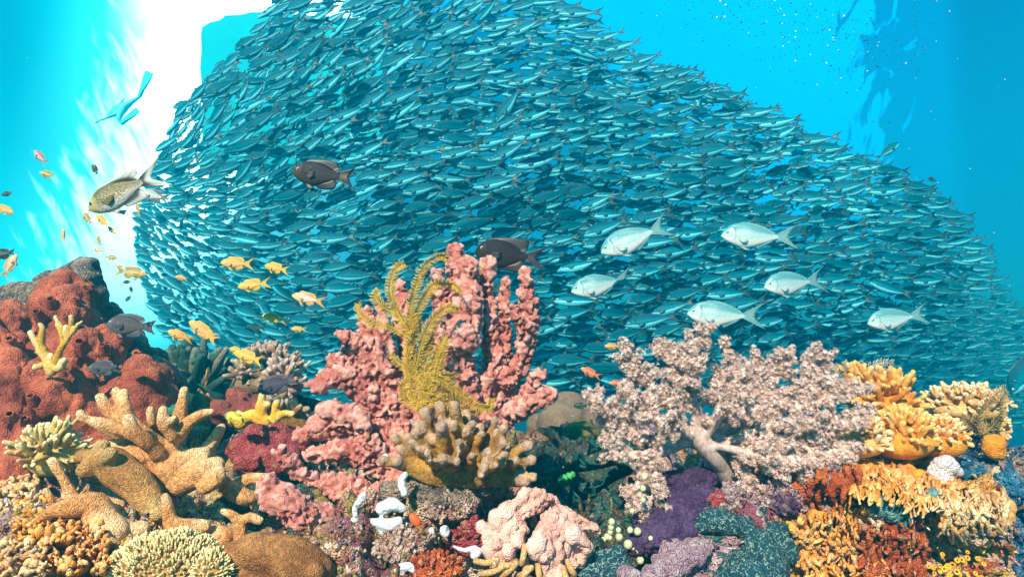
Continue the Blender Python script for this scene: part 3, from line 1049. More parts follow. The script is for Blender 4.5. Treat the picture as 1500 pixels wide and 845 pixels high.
def spiky(scale, amp, lump=30, lamp=0.006, seed=0):
    """conules: small pointed bumps on a lumpy skin with furrows"""
    def f(V, N):
        w, _ = worley(V, scale, seed)
        w2, _ = worley(V, lump, seed + 3)
        w3, _ = worley(V, scale * 2.3, seed + 4)
        fur = np.abs(fbm(V, lump * 1.4, 3, seed + 8))
        return amp * np.clip(0.62 - w, -0.2, 1) + 0.4 * amp * np.clip(0.6 - w3, -0.2, 1) + lamp * (0.4 - w2 * w2) - lamp * 0.9 * np.clip(0.14 - fur, 0, 1) / 0.14
    return f


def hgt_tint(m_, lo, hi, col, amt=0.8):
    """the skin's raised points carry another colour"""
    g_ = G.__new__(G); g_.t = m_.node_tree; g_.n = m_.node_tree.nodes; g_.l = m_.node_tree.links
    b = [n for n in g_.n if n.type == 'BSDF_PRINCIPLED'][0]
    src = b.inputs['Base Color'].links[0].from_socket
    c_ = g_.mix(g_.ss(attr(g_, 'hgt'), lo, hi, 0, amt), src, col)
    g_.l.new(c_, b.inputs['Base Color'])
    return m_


def organic_w(name, strands, voxel, mat, disp=None, parent=None, ns=9, smooth_it=1, tips=None, extra=None):
    """as organic(), strands in world metres (x, y, z, r)"""
    mb = MB(); tip_pts = []
    for s_ in strands:
        s_ = np.asarray(s_, float)
        q = catmull(s_, max(5, 4 * len(s_)))
        V, F, t = tube(q[:, :3], np.maximum(q[:, 3], 0.001), ns)
        mb.add(V, F); tip_pts.append((q[-1, :3], q[-1, 3]))
    for V, F in (extra or []):
        mb.add(V, F)
    me = fuse(mb, voxel, smooth_it)
    V = verts_of(me); N = normals_of(me)
    tipv = np.zeros(len(V))
    if tips:
        for c_, r in tip_pts:
            k = np.abs(V - c_).max(1) < r * tips
            dd = np.linalg.norm(V[k] - c_, axis=1)
            tipv[k] = np.maximum(tipv[k], np.clip(1 - dd / (r * tips), 0, 1))
    if disp is not None:
        h = disp(V, N); V = V + N * h[:, None]; set_attr(me, 'hgt', h)
    set_attr(me, 'tip', tipv)
    V, c_ = recenter(V)
    if parent is not None and parent.type == 'EMPTY':
        V = V + c_ - np.array(parent.location); c_ = None
    me.vertices.foreach_set('co', V.astype(np.float32).ravel()); me.update()
    me.name = name
    me.materials.clear(); me.materials.append(mat)
    return link(name, me, parent, c_)


def ball(px, py, d, rpx, sx=1, sy=1, sz=1, sub=3):
    """ellipsoid piece to fuse into an organic body"""
    V, F = {1: ICO1, 2: ICO2, 3: ICO3}[sub]
    return V * np.array([sx, sy, sz]) * rpx * pxs(d) + P(px, py, d), F


def fingers(cx, cy, d, rx, ry, n, flen, fr, seed, up=0.5, spread=1.0, depth=0.6, fork=0.35, lo_el=-32):
    """strands of stubby fingers standing out of a dome; sizes in photo pixels at distance d"""
    rng = np.random.default_rng(seed)
    c_ = P(cx, cy, d); k = pxs(d)
    out_ = []
    for i in range(n):
        a = rng.uniform(0, 2 * math.pi); e = math.radians(rng.uniform(lo_el, 88))
        dr = np.array([math.cos(a) * math.cos(e), math.sin(a) * math.cos(e), math.sin(e)])
        p0 = c_ + dr * np.array([rx, rx * depth, ry]) * k * 0.72
        dr2 = dr * spread + np.array([0, 0, up]) + rng.normal(0, 0.22, 3); dr2 /= np.linalg.norm(dr2)
        L = flen * k * rng.uniform(0.65, 1.25); r = fr * k * rng.uniform(0.8, 1.2)
        bend = rng.normal(0, 0.18, 3) * L
        p1 = p0 + dr2 * L * 0.55 + bend * 0.5; p2 = p0 + dr2 * L + bend
        out_.append([(*p0, r * 1.15), (*p1, r), (*p2, r * 0.82)])
        if rng.random() < fork:
            d3 = dr2 + rng.normal(0, 0.55, 3); d3 /= np.linalg.norm(d3)
            p3 = p1 + d3 * L * 0.5
            out_.append([(*p1, r * 0.9), (*(p1 + d3 * L * 0.25), r * 0.85), (*p3, r * 0.7)])
    return out_


def dome(cx, cy, d, rx, ry, depth=0.6, sub=3):
    V, F = {2: ICO2, 3: ICO3}[sub]
    return V * np.array([rx, rx * depth, ry]) * pxs(d) + P(cx, cy, d), F


# ------------------------------------------------------------------ materials
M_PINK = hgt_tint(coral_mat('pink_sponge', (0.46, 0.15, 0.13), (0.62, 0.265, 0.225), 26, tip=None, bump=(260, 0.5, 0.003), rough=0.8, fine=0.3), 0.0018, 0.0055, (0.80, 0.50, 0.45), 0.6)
M_ROSE = hgt_tint(coral_mat('rose_sponge', (0.62, 0.32, 0.27), (0.74, 0.46, 0.40), 18, bump=(200, 0.5, 0.003), rough=0.75, fine=0.2), 0.003, 0.007, (0.82, 0.62, 0.58), 0.5)
M_RED = coral_mat('red_sponge', (0.25, 0.056, 0.034), (0.46, 0.125, 0.066), 14, c3=(0.17, 0.05, 0.045), spot=48, spot_lim=0.24, bump=(150, 0.5, 0.004), rough=0.85, fine=0.35)
M_MAROON = coral_mat('maroon_sponge', (0.20, 0.05, 0.04), (0.36, 0.11, 0.075), 20, bump=(150, 0.6, 0.004), rough=0.85, fine=0.4)
M_ROCK = hgt_tint(coral_mat('crusted_rock', (0.10, 0.085, 0.08), (0.36, 0.28, 0.22), 30, c3=(0.48, 0.40, 0.36), spot=70, spot_lim=0.3, bump=(120, 0.8, 0.006), rough=0.85, fine=0.5), 0.004, 0.012, (0.50, 0.42, 0.36), 0.8)
M_TAN = coral_mat('leather_coral', (0.58, 0.26, 0.085), (0.76, 0.41, 0.17), 12, tip=(0.93, 0.68, 0.40), bump=(240, 0.8, 0.002), rough=0.8, fine=0.45)
M_OLIVETAN = coral_mat('leather_coral_olive', (0.34, 0.165, 0.05), (0.52, 0.29, 0.10), 14, tip=(0.66, 0.52, 0.24), bump=(240, 0.8, 0.002), rough=0.8, fine=0.5)
M_BROWNPLATE = coral_mat('leather_plate', (0.23, 0.095, 0.03), (0.42, 0.20, 0.07), 24, tip=(0.5, 0.40, 0.22), bump=(240, 0.8, 0.002), rough=0.7, fine=0.35)
M_YELLOW = coral_mat('yellow_coral', (0.66, 0.38, 0.03), (0.74, 0.50, 0.08), 30, tip=(0.80, 0.70, 0.36), bump=(300, 0.5, 0.002), rough=0.75, fine=0.25)
M_PALE = coral_mat('pale_coral', (0.50, 0.38, 0.10), (0.64, 0.50, 0.18), 30, tip=(0.86, 0.76, 0.42), bump=(300, 0.5, 0.002), rough=0.75, fine=0.3)
M_FINGER = coral_mat('finger_coral', (0.26, 0.125, 0.03), (0.56, 0.32, 0.06), 34, c3=(0.56, 0.42, 0.26), spot=260, spot_lim=0.28, tip=(0.68, 0.52, 0.45), bump=(320, 0.7, 0.0022), rough=0.75, fine=0.4)
M_ACRO = coral_mat('acropora', (0.20, 0.14, 0.075), (0.34, 0.24, 0.14), 30, tip=(0.55, 0.42, 0.36), bump=(200, 0.6, 0.003), rough=0.8, fine=0.35)
M_ACROPINK = coral_mat('acropora_pink', (0.34, 0.20, 0.16), (0.48, 0.32, 0.27), 30, tip=(0.70, 0.55, 0.50), bump=(200, 0.6, 0.003), rough=0.8, fine=0.35)
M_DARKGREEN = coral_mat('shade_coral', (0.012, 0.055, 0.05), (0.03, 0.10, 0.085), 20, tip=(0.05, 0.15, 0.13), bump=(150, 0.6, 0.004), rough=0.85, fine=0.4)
M_LETTUCE = coral_mat('lettuce_coral', (0.012, 0.10, 0.11), (0.025, 0.17, 0.17), 25, tip=None, bump=(200, 0.5, 0.003), rough=0.8, fine=0.4)
M_TEALSP = coral_mat('teal_sponge', (0.006, 0.04, 0.062), (0.010, 0.062, 0.085), 30, bump=(220, 0.5, 0.003), rough=0.7, fine=0.2)
M_BLUE = coral_mat('blue_sponge', (0.015, 0.16, 0.34), (0.04, 0.28, 0.50), 40, bump=(200, 0.8, 0.004), rough=0.7, fine=0.4)
M_PURPLE = coral_mat('purple_sponge', (0.07, 0.035, 0.12), (0.12, 0.07, 0.19), 24, bump=(260, 0.8, 0.003), rough=0.9, fine=0.4)
M_WHITE = coral_mat('white_ascidian', (0.46, 0.51, 0.55), (0.60, 0.66, 0.70), 40, c3=(0.10, 0.12, 0.16), spot=75, spot_lim=0.17, bump=(150, 0.3, 0.002), rough=0.5, fine=0.15)
M_ORANGE = coral_mat('orange_sponge', (0.66, 0.21, 0.015), (0.78, 0.36, 0.04), 26, tip=(0.80, 0.55, 0.25), bump=(180, 0.5, 0.003), rough=0.7, fine=0.3)
M_REDORANGE = plain_mat('red_sponge_bit', (0.85, 0.10, 0.012), 0.55, 0.4, var=0.2)
M_GOLDEN = coral_mat('golden_soft_coral', (0.60, 0.23, 0.02), (0.74, 0.36, 0.05), 24, tip=(0.84, 0.50, 0.14), bump=(260, 0.5, 0.002), rough=0.7, fine=0.25)
M_BEIGE = coral_mat('beige_coral', (0.60, 0.33, 0.10), (0.70, 0.46, 0.20), 26, tip=(0.80, 0.62, 0.40), bump=(260, 0.5, 0.002), rough=0.75, fine=0.3)
M_LILAC = coral_mat('lilac_crust', (0.44, 0.28, 0.38), (0.60, 0.48, 0.54), 40, c3=(0.30, 0.15, 0.25), spot=90, spot_lim=0.25, bump=(200, 0.9, 0.005), rough=0.85, fine=0.5)
M_CRIMSON = coral_mat('crimson_crust', (0.36, 0.05, 0.07), (0.50, 0.12, 0.12), 30, c3=(0.42, 0.30, 0.10), spot=45, spot_lim=0.28, bump=(160, 0.9, 0.005), rough=0.85, fine=0.5)
M_RUST = coral_mat('rust_sponge', (0.38, 0.07, 0.025), (0.55, 0.15, 0.04), 26, bump=(160, 0.7, 0.004), rough=0.8, fine=0.4)
M_RUBBLE = coral_mat('rubble_crust', (0.30, 0.14, 0.12), (0.56, 0.40, 0.32), 60, c3=(0.20, 0.16, 0.05), spot=80, spot_lim=0.3, tip=(0.66, 0.50, 0.46), bump=(200, 0.8, 0.004), rough=0.85, fine=0.5)
M_OLIVE = coral_mat('olive_sponge', (0.16, 0.15, 0.03), (0.26, 0.24, 0.06), 30, bump=(160, 0.7, 0.004), rough=0.8, fine=0.3)
M_GREEN = plain_mat('green_weed', (0.04, 0.30, 0.09), 0.6, 0.4, var=0.4, vs=120, bump=(200, 0.6))
M_BUBBLE = coral_mat('green_tunicate', (0.36, 0.44, 0.22), (0.50, 0.56, 0.36), 90, c3=(0.72, 0.78, 0.55), spot=330, spot_lim=0.35, bump=(300, 0.3, 0.002), rough=0.3, fine=0.1)
M_MASSIVE = coral_mat('massive_coral', (0.17, 0.12, 0.085), (0.25, 0.18, 0.12), 22, c3=(0.32, 0.25, 0.18), spot=120, spot_lim=0.3, bump=(150, 0.5, 0.004), rough=0.85, fine=0.3)


def teal_pattern(m_):
    """pale squiggles all over the dark teal skin"""
    g_ = G.__new__(G); g_.t = m_.node_tree; g_.n = m_.node_tree.nodes; g_.l = m_.node_tree.links
    b = [n for n in g_.n if n.type == 'BSDF_PRINCIPLED'][0]
    src = b.inputs['Base Color'].links[0].from_socket
    co = g_.node('ShaderNodeTexCoord').outputs['Object']
    n = g_.noise(co, 105, 1, 0.5, 0.9)
    k = g_.ss(g_.m('ABSOLUTE', g_.m('SUBTRACT', n, 0.5)), 0.05, 0.018)
    k = g_.m('MULTIPLY', k, g_.ss(g_.noise(co, 330, 1), 0.40, 0.52))
    g_.l.new(g_.mix(g_.m('MULTIPLY', k, 0.8), src, (0.24, 0.36, 0.32)), b.inputs['Base Color'])
    return m_


teal_pattern(M_TEALSP)


def rot_to(dr, rng):
    z = dr / np.linalg.norm(dr)
    a = rng.normal(0, 1, 3); x = a - z * a.dot(z); x /= np.linalg.norm(x)
    return np.stack([x, np.cross(z, x), z], 1)


# ------------------------------------------------------------------ left: the red sponge mound
def build_left():
    root = empty('sponge_mound', P(100, 720, 1.25)); root['label'] = 'big red brown sponge mound with chimney openings at the left edge'; root['category'] = 'sponge'
    S = [
        [(60, 760, 1.20, 60), (70, 640, 1.26, 58), (90, 520, 1.36, 52), (100, 440, 1.45, 36)],
        [(100, 740, 1.18, 55), (115, 620, 1.24, 48), (130, 530, 1.32, 34), (135, 500, 1.36, 26)],
        [(30, 760, 1.12, 40), (40, 680, 1.16, 42), (50, 600, 1.22, 30), (36, 560, 1.24, 16)],
        [(-20, 800, 1.12, 70), (-30, 640, 1.26, 66), (-10, 520, 1.40, 55), (10, 470, 1.48, 30)],
        [(0, 660, 1.14, 22), (8, 560, 1.2, 20), (14, 500, 1.26, 13)],
        [(30, 560, 1.22, 20), (22, 520, 1.25, 15), (18, 500, 1.27, 10)],
        [(90, 600, 1.22, 36), (70, 560, 1.24, 30), (50, 540, 1.25, 17), (36, 528, 1.25, 10)],
        [(150, 690, 1.20, 45), (170, 610, 1.26, 34), (160, 560, 1.32, 30), (140, 500, 1.38, 26)],
        [(190, 680, 1.22, 34), (165, 640, 1.24, 28), (150, 590, 1.28, 20)],
        [(110, 560, 1.28, 30), (116, 520, 1.27, 17), (117, 503, 1.25, 12)],
        [(90, 480, 1.36, 36), (110, 440, 1.40, 26), (126, 425, 1.42, 16)],
        [(60, 500, 1.33, 26), (54, 470, 1.34, 14), (53, 458, 1.33, 9)],
        [(80, 470, 1.36, 22), (76, 450, 1.36, 12), (74, 440, 1.35, 8)],
        [(105, 455, 1.38, 20), (110, 440, 1.37, 10)],
        [(40, 520, 1.3, 20), (26, 490, 1.32, 10)],
        [(15, 700, 1.06, 16), (12, 640, 1.10, 15), (15, 610, 1.12, 10)],
        [(38, 720, 1.06, 16), (34, 660, 1.09, 16), (36, 615, 1.13, 9)],
        [(-5, 720, 1.05, 16), (0, 650, 1.09, 12)],
        [(150, 560, 1.33, 26), (160, 530, 1.34, 18), (158, 510, 1.34, 10)],
        [(180, 570, 1.36, 22), (196, 535, 1.38, 12), (200, 520, 1.38, 8)],
        [(150, 530, 1.36, 22), (172, 505, 1.40, 16), (178, 490, 1.42, 10)],
    ]
    holes = [(53, 456, 1.32, 6), (74, 438, 1.34, 6), (117, 500, 1.235, 8), (45, 580, 1.17, 6), (36, 556, 1.22, 6), (128, 424, 1.40, 5), (110, 438, 1.36, 4), (158, 507, 1.33, 5), (200, 517, 1.37, 5), (14, 496, 1.25, 6)]
    HW = [(P(x, y, d), r * pxs(d)) for x, y, d, r in holes]
    base = lumpy(17, 0.024, 0.006, 70, 3)

    def disp(V, N):
        h = base(V, N) + 0.020 * fbm(V * np.array([1, 1, 0.35]), 22, 3, 77)
        for c_, r in HW:
            dd = np.linalg.norm(V - c_, axis=1) / r
            h = np.where(dd < 2.4, h * np.clip(dd - 1.4, 0, 1), h) + 0.35 * r * np.exp(-((dd - 1.25) / 0.35) ** 2) - 1.3 * r * np.clip(1.0 - dd, 0, 1) ** 0.6
        return h
    organic('body', S, 0.0042, M_RED, disp, root, ns=12)
    M_PIT = coral_mat('sponge_inside', (0.10, 0.03, 0.02), (0.16, 0.05, 0.03), 30)
    rc = np.random.default_rng(2)
    for x, y, d, r in holes + [(14, 606, 1.08, 6), (150, 505, 1.31, 5), (176, 486, 1.38, 6), (95, 462, 1.33, 4.5), (36, 612, 1.10, 5)]:
        ax_ = np.array([rc.normal(0.05, .2), -0.75, 0.8 + rc.normal(0, .15)]); ax_ /= np.linalg.norm(ax_)
        k = pxs(d); R_ = 0.78 * r * k; M = rot_to(ax_, rc); an = np.linspace(0, 2 * math.pi, 20, endpoint=False)
        pr = [(1.75, -3.2), (1.45, -1.4), (1.25, -0.3), (1.18, 0.25), (1.0, 0.38), (0.80, 0.20), (0.72, -0.4), (0.66, -1.6)]
        V = np.concatenate([np.stack([a * np.cos(an), a * np.sin(an), np.full(20, h)], 1) for a, h in pr]) * R_
        V = V * (1 + 0.10 * fbm(V * 1.0 + d, 120, 2, 4))[:, None]
        F = [(i * 20 + j, i * 20 + (j + 1) % 20, (i + 1) * 20 + (j + 1) % 20, (i + 1) * 20 + j) for i in range(7) for j in range(20)] + [tuple(7 * 20 + j for j in range(20))]
        mi = [0] * (20 * 5) + [1] * (20 * 2 + 1)
        link('chimney', mk_mesh('chimney', V @ M.T + P(x, y, d - 0.012) - np.array(root.location), F, [M_RED, M_PIT], mi=mi), root)
    rk = organic('reef_rock', [[(60, 470, 1.62, 36), (100, 430, 1.60, 42), (122, 400, 1.58, 22)], [(110, 500, 1.62, 40), (122, 440, 1.56, 30), (128, 410, 1.55, 20)], [(-30, 470, 1.7, 40), (20, 440, 1.66, 22), (60, 425, 1.64, 18), (90, 400, 1.62, 15)], [(-20, 520, 1.6, 60), (-10, 470, 1.6, 40)],
                                 [(170, 520, 1.62, 30), (150, 480, 1.62, 26), (160, 462, 1.62, 18)], [(230, 570, 1.62, 34), (190, 530, 1.62, 34), (175, 490, 1.62, 24)], [(240, 560, 1.7, 30), (215, 530, 1.7, 26)]], 0.008, M_ROCK, lumpy(20, 0.022, 0.006, 80, 8), ns=12)
    tag(rk, 'dark crusted rock peak rising behind the red sponge mound', 'rock')
    o = organic('sponge_lump', [[(215, 600, 1.30, 42), (212, 560, 1.28, 34), (210, 545, 1.28, 24)], [(190, 590, 1.28, 22), (240, 580, 1.30, 18)]], 0.005, M_RED, lumpy(24, 0.012, 0.004, 90, 12))
    tag(o, 'rounded red sponge lump beside the grey damselfish', 'sponge')
    o = organic('sponge_lump', [[(232, 600, 1.40, 34), (232, 560, 1.42, 26)], [(150, 560, 1.44, 22), (150, 540, 1.44, 14)]], 0.006, M_MAROON, lumpy(24, 0.012, 0.004, 90, 14))
    tag(o, 'dark maroon sponge lump in shade behind the red lump', 'sponge')

    # the small yellow coral growing on the mound
    y = 1.17
    S = [[(75, 545, y, 11), (65, 520, y, 10), (52, 500, y, 8), (44, 488, y, 6.5)], [(65, 520, y, 9), (60, 500, y, 8), (63, 484, y, 6), (60, 476, y, 5)], [(70, 530, y, 10), (85, 540, y, 11), (92, 530, y, 9)],
         [(80, 535, y, 9), (90, 510, y, 7), (100, 495, y, 6.5), (108, 482, y, 5)], [(92, 505, y, 6.5), (90, 485, y, 6), (82, 465, y, 5)], [(100, 495, y, 6), (104, 475, y, 5.5), (104, 464, y, 4.5)],
         [(104, 490, y, 5.5), (114, 478, y, 5), (120, 471, y, 4)], [(60, 535, y, 8), (52, 538, y, 7)], [(72, 540, y, 9), (74, 522, y, 7)], [(98, 500, y, 6), (96, 480, y, 5)]]
    o = joined('branching_coral', to_world(S, 0.62), M_YELLOW, amp=0.0030)
    tag(o, 'small yellow stubby branching coral growing on the red sponge mound', 'coral')

    # big tan finger leather coral
    D = 0.98
    S = [
        [(241, 705, D, 30), (241, 680, D, 24), (226, 648, D - .01, 16), (196, 636, D - .02, 13), (155, 622, D - .03, 10), (122, 612, D - .04, 8), (117, 605, D - .04, 7)],
        [(236, 670, D, 18), (215, 640, D, 15), (190, 618, D, 13), (183, 596, D, 10), (182, 575, D + .01, 8)],
        [(192, 630, D, 11), (174, 618, D, 10), (157, 599, D, 9), (147, 582, D, 6.5)],
        [(184, 615, D + .01, 9), (177, 592, D + .01, 8), (170, 572, D + .01, 5.5)],
        [(232, 664, D - .02, 16), (212, 646, D - .04, 14), (196, 630, D - .05, 11), (189, 613, D - .05, 8)],
        [(246, 680, D, 22), (258, 641, D, 14), (264, 608, D, 10), (270, 572, D, 6.5)],
        [(258, 645, D, 14), (274, 622, D - .01, 11), (292, 608, D - .01, 10), (310, 602, D - .02, 7)],
        [(252, 640, D - .02, 12), (240, 620, D - .03, 11), (239, 600, D - .03, 9)],
        [(250, 618, D - .03, 8), (255, 612, D - .03, 7)],
        [(296, 672, D + .03, 18), (312, 645, D + .03, 12), (325, 625, D + .03, 9)],
        [(250, 690, D - .01, 26), (270, 672, D, 18), (296, 664, D + .01, 16)], [(262, 705, D - .01, 24), (295, 690, D - .01, 20), (318, 680, D, 15)], [(300, 712, D - .02, 14), (316, 700, D - .02, 16), (322, 690, D - .01, 10)],
        [(222, 620, D + .03, 8), (221, 600, D + .03, 7)],
        [(175, 640, D - .02, 9), (155, 628, D - .03, 8), (138, 616, D - .04, 6)],
        [(205, 670, D - .01, 18), (180, 655, D, 16), (150, 652, D, 12)],
        [(240, 720, D, 26), (200, 700, D - .02, 22), (150, 680, D - .02, 18)],
    ]
    o = organic('finger_leather_coral', [[(a, b, c_, r * (0.78 if r < 17 else 0.86)) for a, b, c_, r in q] for q in S], 0.0026, M_TAN, lumpy(30, 0.0045, 0.0008, 260, 5), ns=12, tips=3.0)
    tag(o, 'large tan finger leather coral with thick upright fingers at the left', 'soft coral')
    D = 0.87
    S = [
        [(122, 752, D, 14), (102, 716, D, 10), (90, 696, D, 8), (76, 674, D, 6.5)], [(88, 745, D, 9), (74, 730, D - .01, 7), (66, 718, D - .01, 5.5)], [(104, 735, D, 10), (97, 725, D, 8)],
        [(62, 756, D - .02, 9), (95, 744, D - .02, 16), (135, 738, D, 22), (150, 760, D, 26), (165, 782, D - .02, 24)], [(150, 760, D, 24), (185, 782, D, 20), (210, 775, D, 14)], [(140, 738, D + .03, 20), (170, 745, D + .04, 16)],
        [(118, 800, D - .04, 14), (150, 790, D - .03, 18)],
    ]
    o = organic('finger_leather_coral', [[(a, b, c_, r * (0.78 if r < 17 else 0.86)) for a, b, c_, r in q] for q in S], 0.0026, M_TAN, lumpy(28, 0.006, 0.0008, 260, 7), ns=12, tips=2.6)
    tag(o, 'smaller tan leather coral with thin fingers below, at the lower left', 'soft coral')
    D = 0.94
    S = [[(128, 690, D, 14), (155, 678, D, 20), (180, 694, D - .01, 24), (210, 722, D - .02, 22), (232, 748, D - .03, 14)], [(120, 668, D + .03, 12), (150, 668, D + .02, 14)], [(155, 678, D - .02, 12), (160, 668, D - .03, 10)], [(200, 700, D + .02, 24), (228, 716, D + .02, 18)], [(145, 665, D, 12), (148, 655, D, 8)]]
    o = organic('leather_coral', S, 0.0026, M_OLIVETAN, lumpy(24, 0.008, 0.001, 240, 9), ns=12, tips=2.0)
    tag(o, 'folded olive leather coral plate under the big tan fingers', 'soft coral')
    D = 0.90
    S = [[(352, 790, D, 15), (351, 768, D, 12), (342, 754, D, 10), (327, 748, D, 8)], [(350, 765, D, 11), (366, 757, D, 10), (381, 762, D, 9)], [(330, 790, D + .02, 20), (300, 780, D + .03, 18), (270, 772, D + .02, 14)], [(250, 765, D, 15), (246, 740, D, 12), (243, 727, D, 9)], [(255, 770, D, 18), (300, 770, D + .01, 14)]]
    o = organic('finger_leather_coral', [[(a, b, c_, r * (0.78 if r < 17 else 0.86)) for a, b, c_, r in q] for q in S], 0.0026, M_TAN, lumpy(28, 0.005, 0.0008, 260, 15), ns=12, tips=2.6)
    tag(o, 'tan leather coral with two blunt knobs above the brown plate', 'soft coral')
    D = 1.0
    S = [[(325, 702, D, 10), (340, 718, D, 12), (360, 728, D, 13), (380, 728, D + .02, 10)], [(345, 712, D + .02, 10), (365, 702, D + .02, 10), (386, 700, D + .02, 8)]]
    o = organic('leather_coral', S, 0.0026, M_TAN, lumpy(28, 0.004, 0.0008, 260, 17), ns=12, tips=2.2)
    tag(o, 'small tan leather coral lobe curled next to the lowest pink sponge arm', 'soft coral')
    D = 0.80
    S = [[(322, 815, D, 20), (360, 806, D, 26), (400, 812, D, 30), (440, 822, D, 28), (470, 835, D, 20)], [(330, 835, D, 20), (390, 845, D, 30), (450, 850, D, 24)], [(420, 835, D - .02, 22), (455, 842, D - .02, 20)]]
    o = organic('leather_coral', S, 0.0026, M_BROWNPLATE, lumpy(22, 0.012, 0.0012, 240, 19), ns=12)
    tag(o, 'dark brown leather coral plate with pale rim at the bottom edge', 'soft coral')

    # pale branching coral, stubby
    o = joined('branching_coral', fingers(75, 662, 1.06, 46, 34, 85, 20, 3.4, 31, up=0.35, fork=0.8), M_PALE, extra=[dome(75, 675, 1.06, 34, 22)])
    tag(o, 'pale yellow green bushy branching coral in front of the red mound', 'coral')
    # tentacled dome
    root = empty('tentacle_coral', P(245, 850, 0.78)); root['label'] = 'pale yellow dome coral covered with short tentacles at the bottom edge'; root['category'] = 'coral'
    c_ = P(245, 846, 0.80); k = pxs(0.80)
    c2 = P(312, 836, 0.78)
    mb = MB(); tb = MB(); rng = np.random.default_rng(3)
    for cc, rr, n in ((c_, np.array([82, 60, 62]) * k, 3600), (c2, np.array([26, 26, 26]) * k, 520)):
        V, F = ICO3; mb.add(V * rr * 0.97 + cc, F)
        for i in range(n):
            v = rng.normal(0, 1, 3); v /= np.linalg.norm(v)
            if v[2] < -0.3 or v[1] > 0.55:
                continue
            p = cc + v * rr * (1 + 0.05 * math.sin(9 * v[0]) * math.sin(8 * v[2]))
            nrm = v / rr; nrm /= np.linalg.norm(nrm)
            dr = nrm + np.array([0.0, 0, 0.35]) + rng.normal(0, 0.25, 3); dr /= np.linalg.norm(dr)
            L = 6.2 * k * rng.uniform(0.7, 1.3); r = 1.45 * k
            V, F, t = tube([p - dr * 0.3 * L, p + dr * L * 0.5, p + dr * L], [r * 1.1, r, r * 0.75], 5, 1)
            tb.add(V, F, tip=np.clip(t * 1.3, 0, 1))
    for nm, b, mt in (('dome', mb, M_OLIVETAN), ('tentacles', tb, M_PALE)):
        me = b.mesh(nm, [mt]); V = verts_of(me) - np.array(root.location); me.vertices.foreach_set('co', V.astype(np.float32).ravel()); me.update()
        o = link(nm, me, root)
    o['kind'] = 'stuff'


def build_back_left():
    D = 1.85
    o = joined('table_coral', fingers(395, 545, D, 58, 34, 110, 16, 3.2, 41, up=0.5, fork=0.6, depth=0.9), M_ACRO, extra=[dome(395, 560, D, 52, 22, 0.9)])
    tag(o, 'brown bushy branching coral behind the blue grey damselfish', 'coral')
    o = joined('branching_coral', fingers(415, 562, 1.62, 30, 16, 34, 22, 3.6, 43, up=0.2, fork=0.8, depth=0.8), M_ACROPINK, extra=[dome(415, 572, 1.62, 26, 10, 0.9)])
    tag(o, 'pinkish antler coral on the right side of the brown bushy coral', 'coral')
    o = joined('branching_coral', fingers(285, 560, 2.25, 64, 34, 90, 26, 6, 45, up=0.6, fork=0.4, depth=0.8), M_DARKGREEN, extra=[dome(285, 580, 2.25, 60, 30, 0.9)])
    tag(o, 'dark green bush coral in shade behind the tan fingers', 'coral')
    for (x, y, d, r, lab) in ((352, 590, 1.5, 24, 'dark maroon sponge knob below the yellow green fish'), (365, 592, 1.38, 22, 'brown red sponge lump to the left of the yellow antlers'), (322, 600, 1.40, 15, 'small maroon sponge knob left of the yellow damselfish')):
        o = organic('sponge_lump', [[(x, y + r * .6, d, r), (x + 2, y, d, r * 0.9), (x - 3, y - r * .4, d, r * 0.6)], [(x - r * .7, y + r * .4, d - .02, r * .55), (x + r * .7, y + r * .3, d - .02, r * .55)]], 0.006, M_MAROON, lumpy(28, 0.012, 0.004, 90, int(x)))
        tag(o, lab, 'sponge')
    D = 1.26
    S = [[(352, 618, D, 10), (372, 610, D, 10), (395, 622, D, 11), (415, 628, D, 8)], [(384, 612, D, 8), (382, 595, D, 7), (384, 578, D, 5)], [(402, 612, D, 6), (404, 598, D, 6), (408, 584, D, 5)], [(398, 618, D, 7), (415, 606, D, 6), (428, 606, D, 5)], [(380, 598, D, 5), (392, 592, D, 4.5)], [(356, 612, D, 7), (348, 606, D, 5)]]
    o = organic('fire_coral', S, 0.0026, M_YELLOW, lumpy(60, 0.003, 0.0008, 250, 3), tips=2.5)
    tag(o, 'yellow antler shaped fire coral in front of the blue grey damselfish', 'coral')
    S = [[(352, 568, 1.5, 5), (362, 562, 1.5, 6), (372, 572, 1.5, 5)], [(368, 568, 1.5, 5), (352, 558, 1.5, 4)]]
    o = organic('crusted_rock', [[(350, 660, 1.2, 22), (380, 648, 1.2, 26), (415, 645, 1.22, 22), (440, 655, 1.22, 16)], [(360, 675, 1.16, 20), (420, 672, 1.16, 20)]], 0.005, M_CRIMSON, lumpy(40, 0.014, 0.004, 120, 21))
    tag(o, 'crimson crusted rock under the yellow antler coral', 'rock')
    S = fingers(405, 612, 1.4, 46, 26, 30, 18, 5, 47, up=0.2, fork=0.4)
    o = joined('branching_coral', S, M_FINGER, extra=[dome(405, 620, 1.42, 50, 22)])
    tag(o, 'brown stubby coral thicket behind the yellow antlers', 'coral')


# ------------------------------------------------------------------ centre: the pink sponge
def zc(pts, d0=1.08):
    """points read off an enlarged crop of the centre: (zx, zy, dd, zr)"""
    return [(380 + 0.598 * x, 340 + 0.598 * y, d0 + dd, 0.598 * r) for x, y, dd, r in pts]


